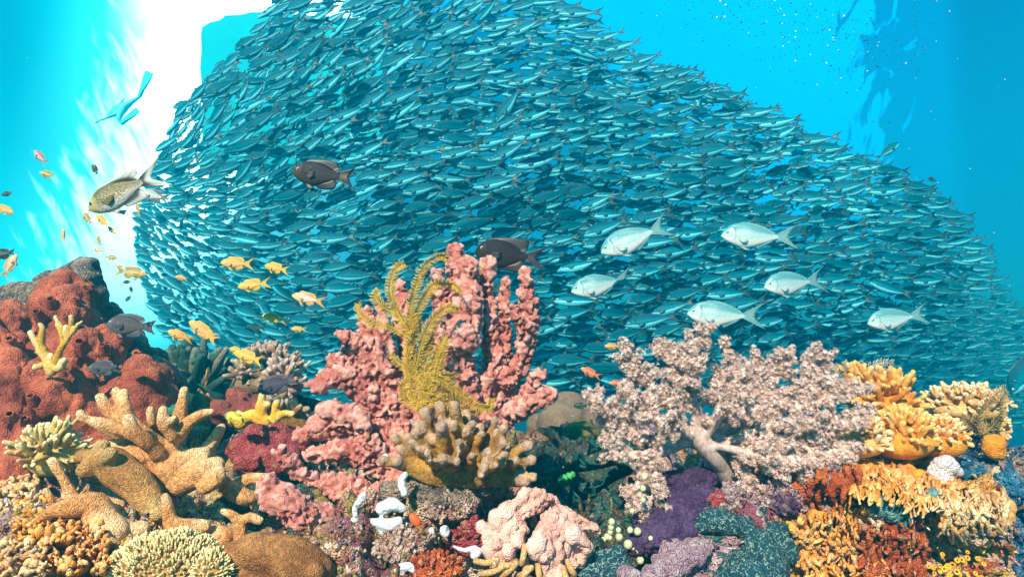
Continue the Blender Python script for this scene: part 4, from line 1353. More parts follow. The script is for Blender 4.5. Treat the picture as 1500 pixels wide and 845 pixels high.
def build_centre():
    S = [zc(s_) for s_ in (
        [(500, 440, .0, 52), (490, 380, .0, 56), (475, 300, 0, 54), (485, 230, 0, 56), (495, 170, .01, 42), (490, 110, .02, 32), (478, 50, .03, 24)],
        [(470, 320, -.01, 46), (450, 270, -.02, 40), (425, 235, -.03, 20)],
        [(500, 260, -.02, 44), (510, 180, -.01, 38), (520, 120, .0, 22), (512, 80, 0, 20)],
        [(460, 220, -.01, 36), (440, 150, .0, 24), (436, 105, .01, 15)],
        [(540, 400, .02, 34), (572, 330, .03, 30), (570, 260, .03, 24), (560, 180, .04, 21), (555, 120, .04, 20), (560, 74, .04, 17)],
        [(590, 330, .05, 26), (602, 270, .05, 20), (598, 200, .05, 17), (602, 150, .05, 16), (603, 118, .05, 12)],
        [(600, 360, .03, 32), (640, 320, .02, 26), (655, 260, .02, 25), (662, 200, .02, 25), (655, 150, .02, 21), (654, 100, .02, 16)],
        [(652, 250, .01, 20), (634, 215, .0, 17), (626, 185, .0, 12)],
        [(565, 470, -.02, 30), (610, 450, -.03, 28), (660, 425, -.05, 26), (705, 402, -.06, 22)],
        [(630, 430, -.01, 18), (655, 388, -.01, 17), (680, 355, -.02, 16), (692, 345, -.02, 12)],
        [(560, 440, .04, 34), (590, 390, .05, 30), (630, 400, .05, 26), (650, 420, .05, 18)],
        [(420, 440, .04, 60), (390, 380, .05, 46), (365, 300, .06, 30), (352, 200, .07, 25), (347, 135, .08, 17)],
        [(360, 470, .03, 60), (320, 380, .03, 52), (290, 300, .03, 46), (275, 250, .03, 36), (265, 205, .04, 26)],
        [(310, 340, .02, 40), (305, 270, .02, 28), (300, 225, .02, 20), (298, 190, .03, 13)],
        [(290, 330, .02, 40), (240, 290, .01, 40), (215, 265, .0, 27), (203, 248, .0, 16)],
        [(330, 450, 0, 52), (260, 390, -.01, 46), (200, 350, -.02, 38), (150, 372, -.03, 26), (138, 372, -.03, 20)],
        [(250, 370, -.01, 40), (195, 320, -.01, 30), (175, 335, -.01, 22)],
        [(320, 520, -.02, 54), (240, 470, -.03, 48), (170, 470, -.04, 42), (115, 495, -.05, 28), (100, 488, -.05, 20)],
        [(250, 460, -.04, 36), (200, 440, -.05, 32), (160, 430, -.05, 22)],
        [(320, 580, -.04, 48), (250, 540, -.06, 42), (180, 540, -.06, 32), (130, 545, -.06, 20)],
        [(300, 560, -.06, 36), (260, 500, -.08, 26), (248, 455, -.08, 20)],
        [(340, 620, -.08, 36), (280, 640, -.10, 30), (220, 620, -.10, 34), (165, 620, -.11, 28), (140, 600, -.11, 14)],
        [(240, 650, -.11, 32), (190, 640, -.12, 26)],
        [(130, 610, -.11, 18), (95, 585, -.11, 22), (62, 560, -.12, 26), (52, 540, -.12, 18)],
        [(380, 640, -.08, 40), (330, 560, -.05, 50), (340, 480, 0, 50)],
        [(420, 500, 0, 60), (480, 480, 0, 60), (520, 470, 0, 50)],
        [(330, 680, -.10, 24), (300, 640, -.11, 24)],
    )]
    for s_ in S:
        if len(s_) > 2 and s_[-1][3] < 20:
            x, y, d, r = s_[-1]
    S = [[(a, b, c_, r * (0.76 if a < 600 else 0.84)) for a, b, c_, r in q] for q in S]
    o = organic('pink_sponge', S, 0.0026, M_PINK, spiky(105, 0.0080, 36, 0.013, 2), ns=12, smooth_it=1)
    tag(o, 'tall lumpy pink sponge with upright branches in the middle of the reef', 'sponge')
    S = [zc([(195, 715, -.16, 26), (150, 705, -.17, 34), (95, 685, -.18, 36), (50, 655, -.18, 40), (25, 630, -.18, 30), (22, 612, -.18, 18)]), zc([(60, 660, -.2, 34), (110, 700, -.2, 30)])]
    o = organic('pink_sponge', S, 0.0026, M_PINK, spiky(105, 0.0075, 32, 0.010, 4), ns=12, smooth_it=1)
    tag(o, 'thick pink sponge arm lying low in front of the tall pink sponge', 'sponge')

    build_crinoid()

    # knobby finger coral in front of the pink sponge
    def zf(x, y, d, r):
        return (540 + 0.3136 * x, 580 + 0.3136 * y, d, 0.3136 * r)
    D = 0.92
    T = [(265, 75, .02, 30), (250, 140, 0, 24), (400, 45, .02, 30), (340, 150, -.03, 34), (335, 40, .05, 26), (480, 130, .02, 26), (458, 165, -.02, 22), (222, 165, 0, 26), (205, 220, -.02, 22), (150, 240, 0, 26), (120, 190, .02, 22), (255, 250, -.03, 26), (345, 290, -.06, 32), (635, 150, 0, 28), (630, 220, .0, 26), (560, 260, -.03, 24), (548, 300, -.05, 22), (740, 232, 0, 28), (765, 300, -.02, 26), (770, 375, -.03, 26), (640, 270, -.06, 24), (480, 280, -.05, 20), (520, 150, .04, 26), (600, 170, .05, 24), (180, 190, .03, 22), (60, 300, -.01, 22), (420, 215, -.05, 22), (300, 200, .0, 26), (690, 300, -.04, 26), (700, 245, .03, 24), (540, 330, -.07, 22), (130, 300, -.02, 24), (275, 265, -.06, 24), (455, 85, .06, 24), (590, 110, .07, 22), (380, 120, .04, 28)]
    S = []
    rng = np.random.default_rng(8)
    for i, (x, y, dd, r) in enumerate(T):
        bx, by = 440 + (x - 440) * 0.28 + rng.normal(0, 14), 370 + (y - 370) * 0.15 + rng.normal(0, 14)
        mx, my = bx * 0.42 + x * 0.58 + rng.normal(0, 12), by * 0.45 + y * 0.55 + 14 + rng.normal(0, 10)
        S.append([zf(bx, by, D + .03, r * 1.25), zf(mx, my, D + .02 + dd * .6, r * 1.05), zf(x, y, D + dd, r * 0.95)])
        if i % 2 == 0:
            S.append([zf(mx, my, D + .02 + dd * .6, r * .8), zf((mx + x) / 2 + rng.normal(0, 26), (my + y) / 2 + rng.normal(0, 14), D + dd - .015, r * .7)])
    S += [[zf(200, 330, D, 40), zf(330, 360, D, 60), zf(470, 370, D, 60), zf(620, 370, D, 50), zf(730, 390, D - .02, 36)], [zf(300, 420, D + .02, 60), zf(450, 430, D + .02, 60), zf(560, 420, D + .02, 40)]]
    o = organic('finger_coral', S, 0.0026, M_FINGER, lumpy(60, 0.0045, 0.0012, 200, 4), ns=10, tips=1.9)
    tag(o, 'knobby brown finger coral with pale tips in front of the tall pink sponge', 'coral')

    # folded rose sponge, lower centre right
    D = 0.86
    S = [[zf(560, 640, D, 36), zf(600, 690, D - .01, 46), zf(640, 590, D, 52), zf(700, 530, D + .01, 56), zf(770, 480, D + .02, 56), zf(830, 470, D + .03, 44)],
         [zf(620, 710, D - .02, 34), zf(590, 740, D - .02, 26), zf(575, 720, D - .02, 22)],
         [zf(700, 600, D, 44), zf(660, 660, D - .01, 40)],
         [zf(830, 480, D + .04, 50), zf(890, 520, D + .04, 50), zf(930, 560, D + .03, 40)],
         [zf(880, 560, D, 50), zf(850, 640, D - .02, 54), zf(850, 720, D - .03, 56), zf(860, 800, D - .04, 50), zf(850, 860, D - .05, 36)],
         [zf(820, 690, D - .04, 40), zf(800, 740, D - .05, 26)],
         [zf(900, 680, D - .01, 50), zf(920, 760, D - .01, 44)],
         [zf(900, 600, D + .02, 50), zf(970, 590, D + .02, 52), zf(1030, 600, D + .02, 44), zf(1060, 620, D + .02, 28)],
         [zf(960, 640, D - .01, 56), zf(1000, 680, D - .01, 50), zf(960, 740, D, 44)],
         [zf(790, 590, D + .05, 40), zf(800, 640, D + .05, 30)]]
    HW = [(P(*zf(x, y, d, 1)[:3]), r * 0.3136 * pxs(d)) for x, y, d, r in ((905, 560, D - .03, 17), (995, 655, D - .055, 24), (1010, 690, D - .04, 14), (770, 455, D - .02, 10), (720, 520, D - .03, 8), (660, 580, D - .04, 8))]
    base0 = lumpy(34, 0.013, 0.004, 110, 23); base1 = spiky(85, 0.004, 40, 0.004, 5)
    base = lambda V, N: base0(V, N) + base1(V, N)

    def disp(V, N):
        h = base(V, N)
        for c_, r in HW:
            dd = np.linalg.norm(V - c_, axis=1) / r
            h = h + 0.5 * r * np.exp(-((dd - 1.4) / 0.4) ** 2) - 1.2 * r * np.clip(1.15 - dd, 0, 1)
        return h
    S = [[(a + dx, b + dy, c_, r * 0.66) for a, b, c_, r in q] for q in S for dx, dy in ((-7, -6), (7, 5))]
    o = organic('rose_sponge', S, 0.0026, M_ROSE, disp, ns=12)
    tag(o, 'pale rose folded sponge with round openings at the bottom centre', 'sponge')

    # brown feather star arms under it
    root = empty('feather_star', P(760, 846, 0.80)); tag(root, 'brown feather star arms with pale speckles under the rose sponge', 'feather star')
    M_ARM = coral_mat('feather_star_brown', (0.42, 0.22, 0.06), (0.55, 0.32, 0.10), 60, c3=(0.6, 0.6, 0.62), spot=420, spot_lim=0.42, bump=(300, 0.4, 0.002), rough=0.7, fine=0.2)
    for x0, y0, x1, y1 in ((500, 770, 600, 765), (520, 830, 640, 790), (600, 850, 690, 780), (690, 770, 620, 790), (730, 700, 715, 780), (740, 770, 720, 850), (790, 780, 800, 850), (690, 840, 760, 800), (930, 770, 960, 830), (910, 800, 930, 860), (590, 800, 585, 760), (800, 830, 850, 870)):
        a = np.array(zf(x0, y0, 0.815, 0)[:3]); b = np.array(zf(x1, y1, 0.80, 0)[:3])
        m_ = (a + b) / 2 + [0, 3, -.01]
        q = catmull(np.array([a, m_, b]), 8)
        V, F, t = tube(P(q[:, 0], q[:, 1], q[:, 2]), np.full(8, 4.6 * pxs(.8)), 8, 2)
        V = V - np.array(root.location)
        link('arm', mk_mesh('arm', V, F, M_ARM), root)

    # white ascidians
    for i, (st, lab) in enumerate((
        ([[(522, 762, .88, 8), (520, 745, .88, 8), (528, 732, .88, 9), (532, 726, .88, 8)], [(522, 760, .88, 7), (508, 766, .88, 8), (498, 764, .88, 6)]], 'white smooth ascidian lobe with a bent neck left of the cluster'),
        ([[(560, 745, .87, 14), (575, 738, .87, 15), (590, 745, .87, 10)], [(552, 765, .86, 10), (570, 768, .86, 14), (585, 762, .86, 10)], [(545, 762, .86, 6), (562, 780, .86, 7), (574, 785, .86, 6)]], 'largest white ascidian clump with dark pores below the pink sponge'),
        ([[(592, 722, .88, 9), (588, 705, .89, 8), (594, 694, .89, 7)]], 'upright white ascidian lobe below the finger coral'),
        ([[(596, 768, .87, 7), (600, 775, .87, 5)]], 'small white ascidian beside the red orange sponge bit'),
        ([[(632, 775, .86, 7), (635, 780, .86, 5)]], 'small round white ascidian left of the domed one'),
        ([[(650, 776, .86, 11), (652, 780, .86, 11)]], 'domed white ascidian with a yellow rim'),
        ([[(586, 830, .82, 8), (600, 830, .82, 9), (606, 836, .82, 6)], [(580, 836, .82, 6), (590, 838, .82, 6)]], 'white ascidian pair at the bottom edge below the orange bit'),
        ([[(612, 822, .83, 7), (618, 826, .83, 5)]], 'small white ascidian wedge right of the bottom pair'),
        ([[(664, 800, .84, 4), (680, 805, .84, 4), (695, 802, .84, 5)], [(696, 812, .84, 10), (700, 808, .84, 9)]], 'grey white ascidian with a tail left of the rose sponge'),
        ([[(514, 778, .87, 8), (524, 779, .87, 6)]], 'low white ascidian under the bent one'),
        ([[(558, 672, .92, 5), (566, 668, .92, 6)], [(556, 680, .92, 4), (562, 678, .92, 5)]], 'two white ascidian buds at the left end of the finger coral'))):
        st = [[(a, b, c_, r * 0.70) for a, b, c_, r in q] for q in st]
        o = organic('white_ascidian', st, 0.0022, M_WHITE, lumpy(45, 0.0025, 0, 0, i, pits=0.003, ps=90), ns=10, smooth_it=3)
        tag(o, lab, 'ascidian', 'white ascidians in the centre')
    o = organic('sponge_bit', [[(604, 756, .865, 6), (610, 764, .865, 8), (613, 770, .865, 5)]], 0.002, M_REDORANGE, lumpy(80, 0.001), ns=8)
    tag(o, 'bright red orange sponge bit among the white ascidians', 'sponge')
    o = organic('sponge_bit', [[(690, 768, .88, 5), (695, 760, .88, 7), (698, 756, .88, 4)]], 0.002, M_CRIMSON, lumpy(80, 0.002), ns=8)
    tag(o, 'small dark red sponge bit in the crevice left of the rose sponge', 'sponge')

    # blue and olive sponges in the hollow at bottom
    o = organic('blue_sponge', [[(478, 790, .92, 20), (470, 805, .9, 16), (490, 830, .88, 18), (520, 850, .85, 22)], [(505, 815, .9, 12), (530, 812, .9, 10), (535, 840, .86, 12)], [(455, 792, .93, 12), (465, 796, .92, 14)]], 0.0026, M_BLUE, lumpy(60, 0.007, 0.002, 180, 3))
    tag(o, 'bright blue sponge in the hollow under the pink sponge arm', 'sponge')
    o = organic('olive_sponge', [[(495, 802, .87, 15), (515, 798, .87, 15), (530, 795, .87, 9)], [(500, 812, .865, 10)]], 0.003, M_OLIVE, lumpy(60, 0.006, 0.001, 200, 3, pits=0.004, ps=50))
    tag(o, 'olive green sponge patch beside the blue sponge', 'sponge')
    for x, y, rx, ry, n, mt, lab in ((585, 800, 42, 26, 150, M_RUBBLE, 'pinkish beige rubble crust around the white ascidians'), (660, 745, 46, 18, 110, M_RUBBLE, 'brown pink rubble crust right under the finger coral'), (640, 830, 46, 20, 120, M_RUST, 'rusty stub crust at the bottom edge left of the rose sponge'), (545, 742, 26, 22, 70, M_RUBBLE, 'beige rubble crust behind the bent white ascidian'), (690, 790, 34, 26, 80, M_CRIMSON, 'dark crimson stub crust in the crevice left of the rose sponge')):
        d = reef_d(x, y) - 0.02
        o = joined('crust_patch', fingers(x, y, d, rx, ry, n, 7, 2.9, int(x), up=0.2, fork=0.5, depth=0.6), mt, extra=[dome(x, y + 3, d, rx * .85, ry * .8, 0.6)], amp=0.003)
        tag(o, lab, 'crust')
    # ledge under the finger coral
    o = organic('crusted_rock', [[(570, 720, .95, 16), (620, 712, .93, 18), (680, 718, .93, 18), (730, 712, .95, 14)], [(615, 735, .92, 10), (650, 733, .90, 11), (690, 735, .91, 10)], [(700, 700, .94, 14), (750, 695, .96, 12)]], 0.004, M_ROCK, lumpy(45, 0.010, 0.003, 140, 31))
    tag(o, 'crusted rock ledge under the knobby finger coral', 'rock')


def feather(mb, pts, d, plen, r_arm, seed, k=None, spacing=2.1):
    """one feather star arm: tube with two rows of pinnules, pixels at distance d"""
    rng = np.random.default_rng(seed)
    pts = np.array(pts, float); k = k or pxs(d)
    dd = np.full(len(pts), d) + rng.normal(0, 0.012, len(pts))
    if pts.shape[1] == 3:
        dd = pts[:, 2]
    W = P(pts[:, 0], pts[:, 1], dd)
    L = np.linalg.norm(np.diff(W, axis=0), axis=1).sum()
    n = max(8, int(L / (spacing * k)))
    q = catmull(W, n)
    T = np.gradient(q, axis=0); T /= np.linalg.norm(T, axis=1)[:, None]
    V, F, t = tube(q, np.linspace(r_arm, r_arm * 0.5, n) * k, 6, 1)
    mb.add(V, F, tip=0.0)
    for i in range(n):
        f = i / (n - 1)
        side0 = np.cross(T[i], -AX_F); side0 /= np.linalg.norm(side0) + 1e-9
        tw = math.sin(f * 5 + seed) * 0.5
        for s_ in (1, -1):
            sd = side0 * math.cos(tw) * s_ - AX_F * (0.25 + 0.5 * math.sin(tw) * s_)
            ll = plen * k * (0.25 + 0.8 * math.sin(math.pi * min(1, 0.10 + 0.86 * f)) ** 0.35) * rng.uniform(0.8, 1.1)
            a = q[i]; dr = sd + T[i] * 0.25 + rng.normal(0, 0.16, 3); dr /= np.linalg.norm(dr)
            b = a + dr * ll * 0.55; c_ = b + (dr + T[i] * 0.5) / 1.3 * ll * 0.5
            V, F, t = tube([a, b, c_], np.array([1.0, 0.85, 0.5]) * 0.62 * k, 4, 1)
            mb.add(V, F, tip=t)


def build_crinoid():
    root = empty('feather_star', P(620, 600, 0.97)); tag(root, 'yellow feather star draped down the tall pink sponge', 'feather star')
    mt = coral_mat('feather_star_yellow', (0.26, 0.165, 0.015), (0.42, 0.27, 0.03), 60, tip=(0.62, 0.44, 0.08), bump=None, rough=0.65, fine=0.2)
    A = [[(392, 440), (402, 390), (384, 335), (366, 290), (374, 230), (400, 170), (430, 130), (470, 128), (494, 146)],
         [(388, 435), (372, 375), (362, 310), (378, 250), (372, 190), (386, 130), (404, 86), (440, 60), (462, 66)],
         [(372, 250), (338, 196), (322, 140), (334, 92), (356, 78)], [(374, 245), (342, 205), (306, 186), (284, 160), (292, 142)],
         [(372, 262), (322, 232), (274, 222), (246, 200), (242, 176)], [(384, 330), (402, 262), (428, 214), (462, 186), (486, 190)],
         [(392, 430), (418, 360), (452, 366), (492, 396), (534, 428), (562, 430), (568, 408)], [(390, 442), (424, 412), (468, 424), (512, 440), (540, 436)],
         [(392, 425), (360, 412), (352, 380), (372, 352), (392, 300)], [(396, 436), (436, 392), (478, 398), (520, 418)], [(388, 420), (404, 350), (412, 300), (394, 250), (388, 205)],
         [(392, 430), (378, 400), (388, 350), (372, 318), (360, 275)], [(396, 432), (444, 415), (480, 440), (470, 458)]]
    rng = np.random.default_rng(55)
    for i in range(7):
        x, y = 392 + rng.normal(0, 10), 430 - rng.uniform(0, 60)
        a = [(x, y)]
        th = rng.uniform(-0.6, 0.6) + (0 if rng.random() < .7 else 2.6)
        for j in range(4):
            th += rng.normal(0, 0.35)
            x += math.sin(th) * rng.uniform(25, 48) * 0.7; y -= math.cos(th) * rng.uniform(25, 50)
            a.append((x, y))
        A.append(a)
    for i, a in enumerate(A):
        mb = MB()
        n = len(a)
        pts = [(380 + .598 * x, 340 + .598 * y, 0.985 + 0.03 * (j / (n - 1)) + (0.05 if y < 130 else 0)) for j, (x, y) in enumerate(a)]
        feather(mb, pts, 1.0, 9.5 if i < 13 else 8, 1.5, 100 + i, spacing=1.7)
        me = mb.mesh('arm', [mt]); V = verts_of(me) - np.array(root.location); me.vertices.foreach_set('co', V.astype(np.float32).ravel()); me.update()
        link('arm', me, root)
# ------------------------------------------------------------------ the soft coral tree
def polyp_proto():
    """a small open flower: six narrow tentacles round a short stalk"""
    V = []; F = []
    for i in range(6):
        a = i / 6 * 2 * math.pi; c_, s_ = math.cos(a), math.sin(a); pc, ps = -s_, c_
        b = len(V)
        V += [(0.10 * pc, 0.10 * ps, 0.0), (-0.10 * pc, -0.10 * ps, 0.0), (0.55 * c_ + 0.15 * pc, 0.55 * s_ + 0.15 * ps, 0.42), (0.55 * c_ - 0.15 * pc, 0.55 * s_ - 0.15 * ps, 0.42), (1.0 * c_, 1.0 * s_, 0.62), (0.5 * c_, 0.5 * s_, 0.22)]
        F += [(b, b + 1, b + 3, b + 2), (b + 2, b + 3, b + 4), (b, b + 2, b + 5), (b + 1, b + 5, b + 3), (b + 2, b + 4, b + 5), (b + 3, b + 5, b + 4)]
    b = len(V)
    for i in range(3):
        a = i / 3 * 2 * math.pi
        V += [(0.16 * math.cos(a), 0.16 * math.sin(a), 0.05), (0.12 * math.cos(a), 0.12 * math.sin(a), -0.8)]
    for i in range(3):
        j = (i + 1) % 3
        F.append((b + 2 * i, b + 2 * i + 1, b + 2 * j + 1, b + 2 * j))
    return np.array(V), F


def build_soft_tree():
    rng = np.random.default_rng(21)
    D = 1.06; k = pxs(D)
    root = empty('tree_soft_coral', P(1062, 705, 1.10)); tag(root, 'large bushy pinkish soft coral tree with a white translucent trunk', 'soft coral')
    m_stem, g_, b = new_mat('soft_coral_stem')
    co = g_.node('ShaderNodeTexCoord').outputs['Object']
    st = g_.noise(co, 90, 3, 0.6, 0.4)
    g_.put(b.inputs['Base Color'], g_.mix(g_.ss(st, 0.35, 0.65), (0.34, 0.25, 0.22), (0.52, 0.43, 0.41)))
    b.inputs['Roughness'].default_value = 0.35
    b.inputs['Subsurface Weight'].default_value = 0.25
    b.inputs['Subsurface Radius'].default_value = (0.02, 0.012, 0.01)
    bn = g_.node('ShaderNodeBump'); bn.inputs['Strength'].default_value = 0.3; bn.inputs['Distance'].default_value = 0.003
    g_.put(bn.inputs['Height'], g_.noise(co, 260, 3)); g_.put(b.inputs['Normal'], bn.outputs[0])
    m_pol, g_, b = new_mat('soft_coral_polyps')
    r_ = attr(g_, 'rnd')
    c_ = g_.mix(g_.ss(r_, 0.06, 0.30), (0.46, 0.32, 0.26), (0.80, 0.61, 0.55))
    c_ = g_.mix(g_.ss(r_, 0.55, 1.0), c_, (0.94, 0.86, 0.84))
    g_.put(b.inputs['Base Color'], c_); b.inputs['Roughness'].default_value = 0.6
    b.inputs['Specular IOR Level'].default_value = 0.2
    tr = g_.node('ShaderNodeBsdfTranslucent'); g_.put(tr.inputs[0], c_)
    mx = g_.node('ShaderNodeMixShader'); mx.inputs[0].default_value = 0.45
    o = [n for n in g_.n if n.type == 'OUTPUT_MATERIAL'][0]
    g_.l.new(b.outputs[0], mx.inputs[1]); g_.l.new(tr.outputs[0], mx.inputs[2]); g_.l.new(mx.outputs[0], o.inputs[0])
    B = [
        [(1078, 722, .04, 20), (1056, 682, .0, 20), (1030, 650, -.02, 21), (1012, 624, -.02, 16)],
        [(1022, 640, 0, 20), (1022, 610, -.01, 15), (1008, 580, -.02, 12), (994, 552, -.02, 9), (1002, 515, -.02, 6), (1036, 484, -.02, 3)],
        [(1028, 645, 0, 18), (975, 645, -.03, 14), (930, 630, -.05, 10), (895, 605, -.06, 7), (868, 585, -.07, 3)],
        [(1035, 640, 0, 18), (1088, 622, .0, 13), (1120, 582, .0, 10), (1140, 552, .01, 7), (1152, 518, .02, 3)],
        [(1040, 655, 0, 16), (1100, 650, -.03, 11), (1170, 635, -.04, 8), (1230, 622, -.04, 5), (1272, 605, -.04, 3)],
        [(1000, 650, -.01, 12), (962, 668, -.06, 9), (945, 700, -.08, 7), (924, 738, -.09, 3)],
        [(1050, 660, .02, 12), (1100, 680, -.02, 9), (1150, 700, -.04, 6), (1180, 715, -.05, 3)],
        [(990, 610, -.02, 10), (955, 572, -.02, 8), (928, 545, -.02, 6), (912, 512, -.02, 3)],
        [(1085, 612, .02, 10), (1100, 562, .03, 7), (1104, 522, .04, 3)],
        [(1128, 600, 0, 9), (1175, 560, .02, 7), (1202, 535, .03, 5), (1196, 518, .03, 3)],
        [(1118, 612, -.02, 9), (1185, 595, -.03, 7), (1228, 580, -.02, 5), (1262, 572, -.01, 3)],
        [(1008, 585, -.03, 9), (962, 590, -.06, 7), (915, 578, -.07, 3)],
        [(1020, 600, .02, 9), (1056, 560, .04, 7), (1062, 510, .05, 3)],
        [(1010, 560, .03, 8), (980, 530, .04, 6), (968, 505, .05, 3)],
        [(1090, 640, -.04, 8), (1140, 665, -.07, 6), (1190, 680, -.08, 3)],
        [(960, 660, -.05, 7), (915, 665, -.08, 5), (890, 650, -.09, 3)],
        [(1036, 640, -.02, 8), (1060, 605, -.06, 6), (1085, 575, -.07, 3)],
        [(1150, 640, -.03, 7), (1200, 660, -.05, 5), (1250, 655, -.06, 3)],
        [(1050, 652, -.03, 9), (1110, 668, -.07, 6), (1170, 690, -.09, 3)],
        [(1040, 630, -.02, 8), (1078, 606, -.05, 6), (1112, 600, -.06, 3)],
        [(1070, 645, -.03, 8), (1130, 622, -.05, 6), (1205, 612, -.06, 3)],
        [(1095, 600, -.01, 7), (1150, 588, -.02, 5), (1215, 560, -.01, 3)],
        [(1010, 640, -.04, 8), (985, 625, -.08, 5), (950, 612, -.10, 3)],
        [(1000, 600, -.02, 7), (1000, 560, -.05, 5), (1020, 530, -.06, 3)],
        [(1055, 600, .0, 7), (1070, 560, .0, 5), (1090, 540, .0, 3)],
        [(960, 690, -.09, 6), (960, 715, -.10, 4), (945, 745, -.11, 3)],
        [(1100, 690, -.04, 6), (1090, 712, -.06, 4), (1110, 730, -.07, 3)],
    ]
    S = [[(x, y, D + dd, r) for x, y, dd, r in s_] for s_ in B]
    PV, PF = polyp_proto(); PF = np.array([f + (f[-1],) * (4 - len(f)) for f in PF], object)
    twigs = []; FORK = P(1020, 640, D - .03)
    for bi, s_ in enumerate(S):
        if bi == 0:
            continue
        s_ = np.array(s_); W = P(s_[:, 0], s_[:, 1], s_[:, 2]); q = catmull(W, 40)
        L = np.linalg.norm(np.diff(q, axis=0), axis=1).sum() / k
        nt = int(L / 4.6)
        cl = []
        for j in range(nt):
            f0 = 0.36 if bi in (1, 2, 3, 5, 6) else 0.14
            f = f0 + (1 - f0) * (j + rng.random()) / nt
            i = min(39, int(f * 39)); p = q[i]
            T = q[min(39, i + 1)] - q[max(0, i - 1)]; T /= np.linalg.norm(T)
            dr = rng.normal(0, 1, 3); dr -= T * dr.dot(T) * 0.8; dr = dr / np.linalg.norm(dr) + T * 0.5 + np.array([0, -0.35, 0.1]); dr /= np.linalg.norm(dr)
            if np.linalg.norm(p - FORK) < 48 * k:
                dr[1] = abs(dr[1])                                   # the fork itself stays bare
            ll = k * rng.uniform(13, 30) * (1.15 - 0.4 * f)
            if j >= nt - 2:
                dr = T + rng.normal(0, .3, 3); dr /= np.linalg.norm(dr)
            e = p + dr * ll
            twigs.append([(*p, 3.2 * k), (*((p + e) / 2 + rng.normal(0, 1.5 * k, 3)), 2.4 * k), (*e, 1.6 * k)])
            npol = int(rng.uniform(30, 50))
            for n_ in range(npol):
                g0 = rng.uniform(0.25, 1.12) ** 0.8
                v = rng.normal(0, 1, 3); v /= np.linalg.norm(v)
                pos = p + dr * ll * g0 + v * k * rng.uniform(2.5, 6.5)
                cl.append((pos, v + dr * 0.4, k * rng.uniform(2.6, 4.3), rng.random()))
        # one part of polyps to each branch
        Vs = []; Fs = []; Rn = []
        for n_, (pos, v, sc, rn) in enumerate(cl):
            Vs.append(PV @ rot_to(v, rng).T * sc + pos); Rn.append(np.full(len(PV), rn))
        base = len(PV)
        F = [tuple(int(a) + n_ * base for a in dict.fromkeys(f)) for n_ in range(len(cl)) for f in PF]
        V = np.concatenate(Vs) - np.array(root.location)
        link('polyp_cluster', mk_mesh('polyp_cluster', V, F, m_pol, {'rnd': np.concatenate(Rn)}, smooth=False), root)
    SW = []
    for s_ in S:
        s_ = np.array(s_); W = P(s_[:, 0], s_[:, 1], s_[:, 2]); SW.append(np.hstack([W, (s_[:, 3] * (0.72 if s_ is not S[0] else 1.0) * s_[:, 2] / FPX)[:, None]]))
    organic_w('trunk', SW + twigs, 0.0035, m_stem, lumpy(20, 0.004, 0, 0, 3), root, smooth_it=3)


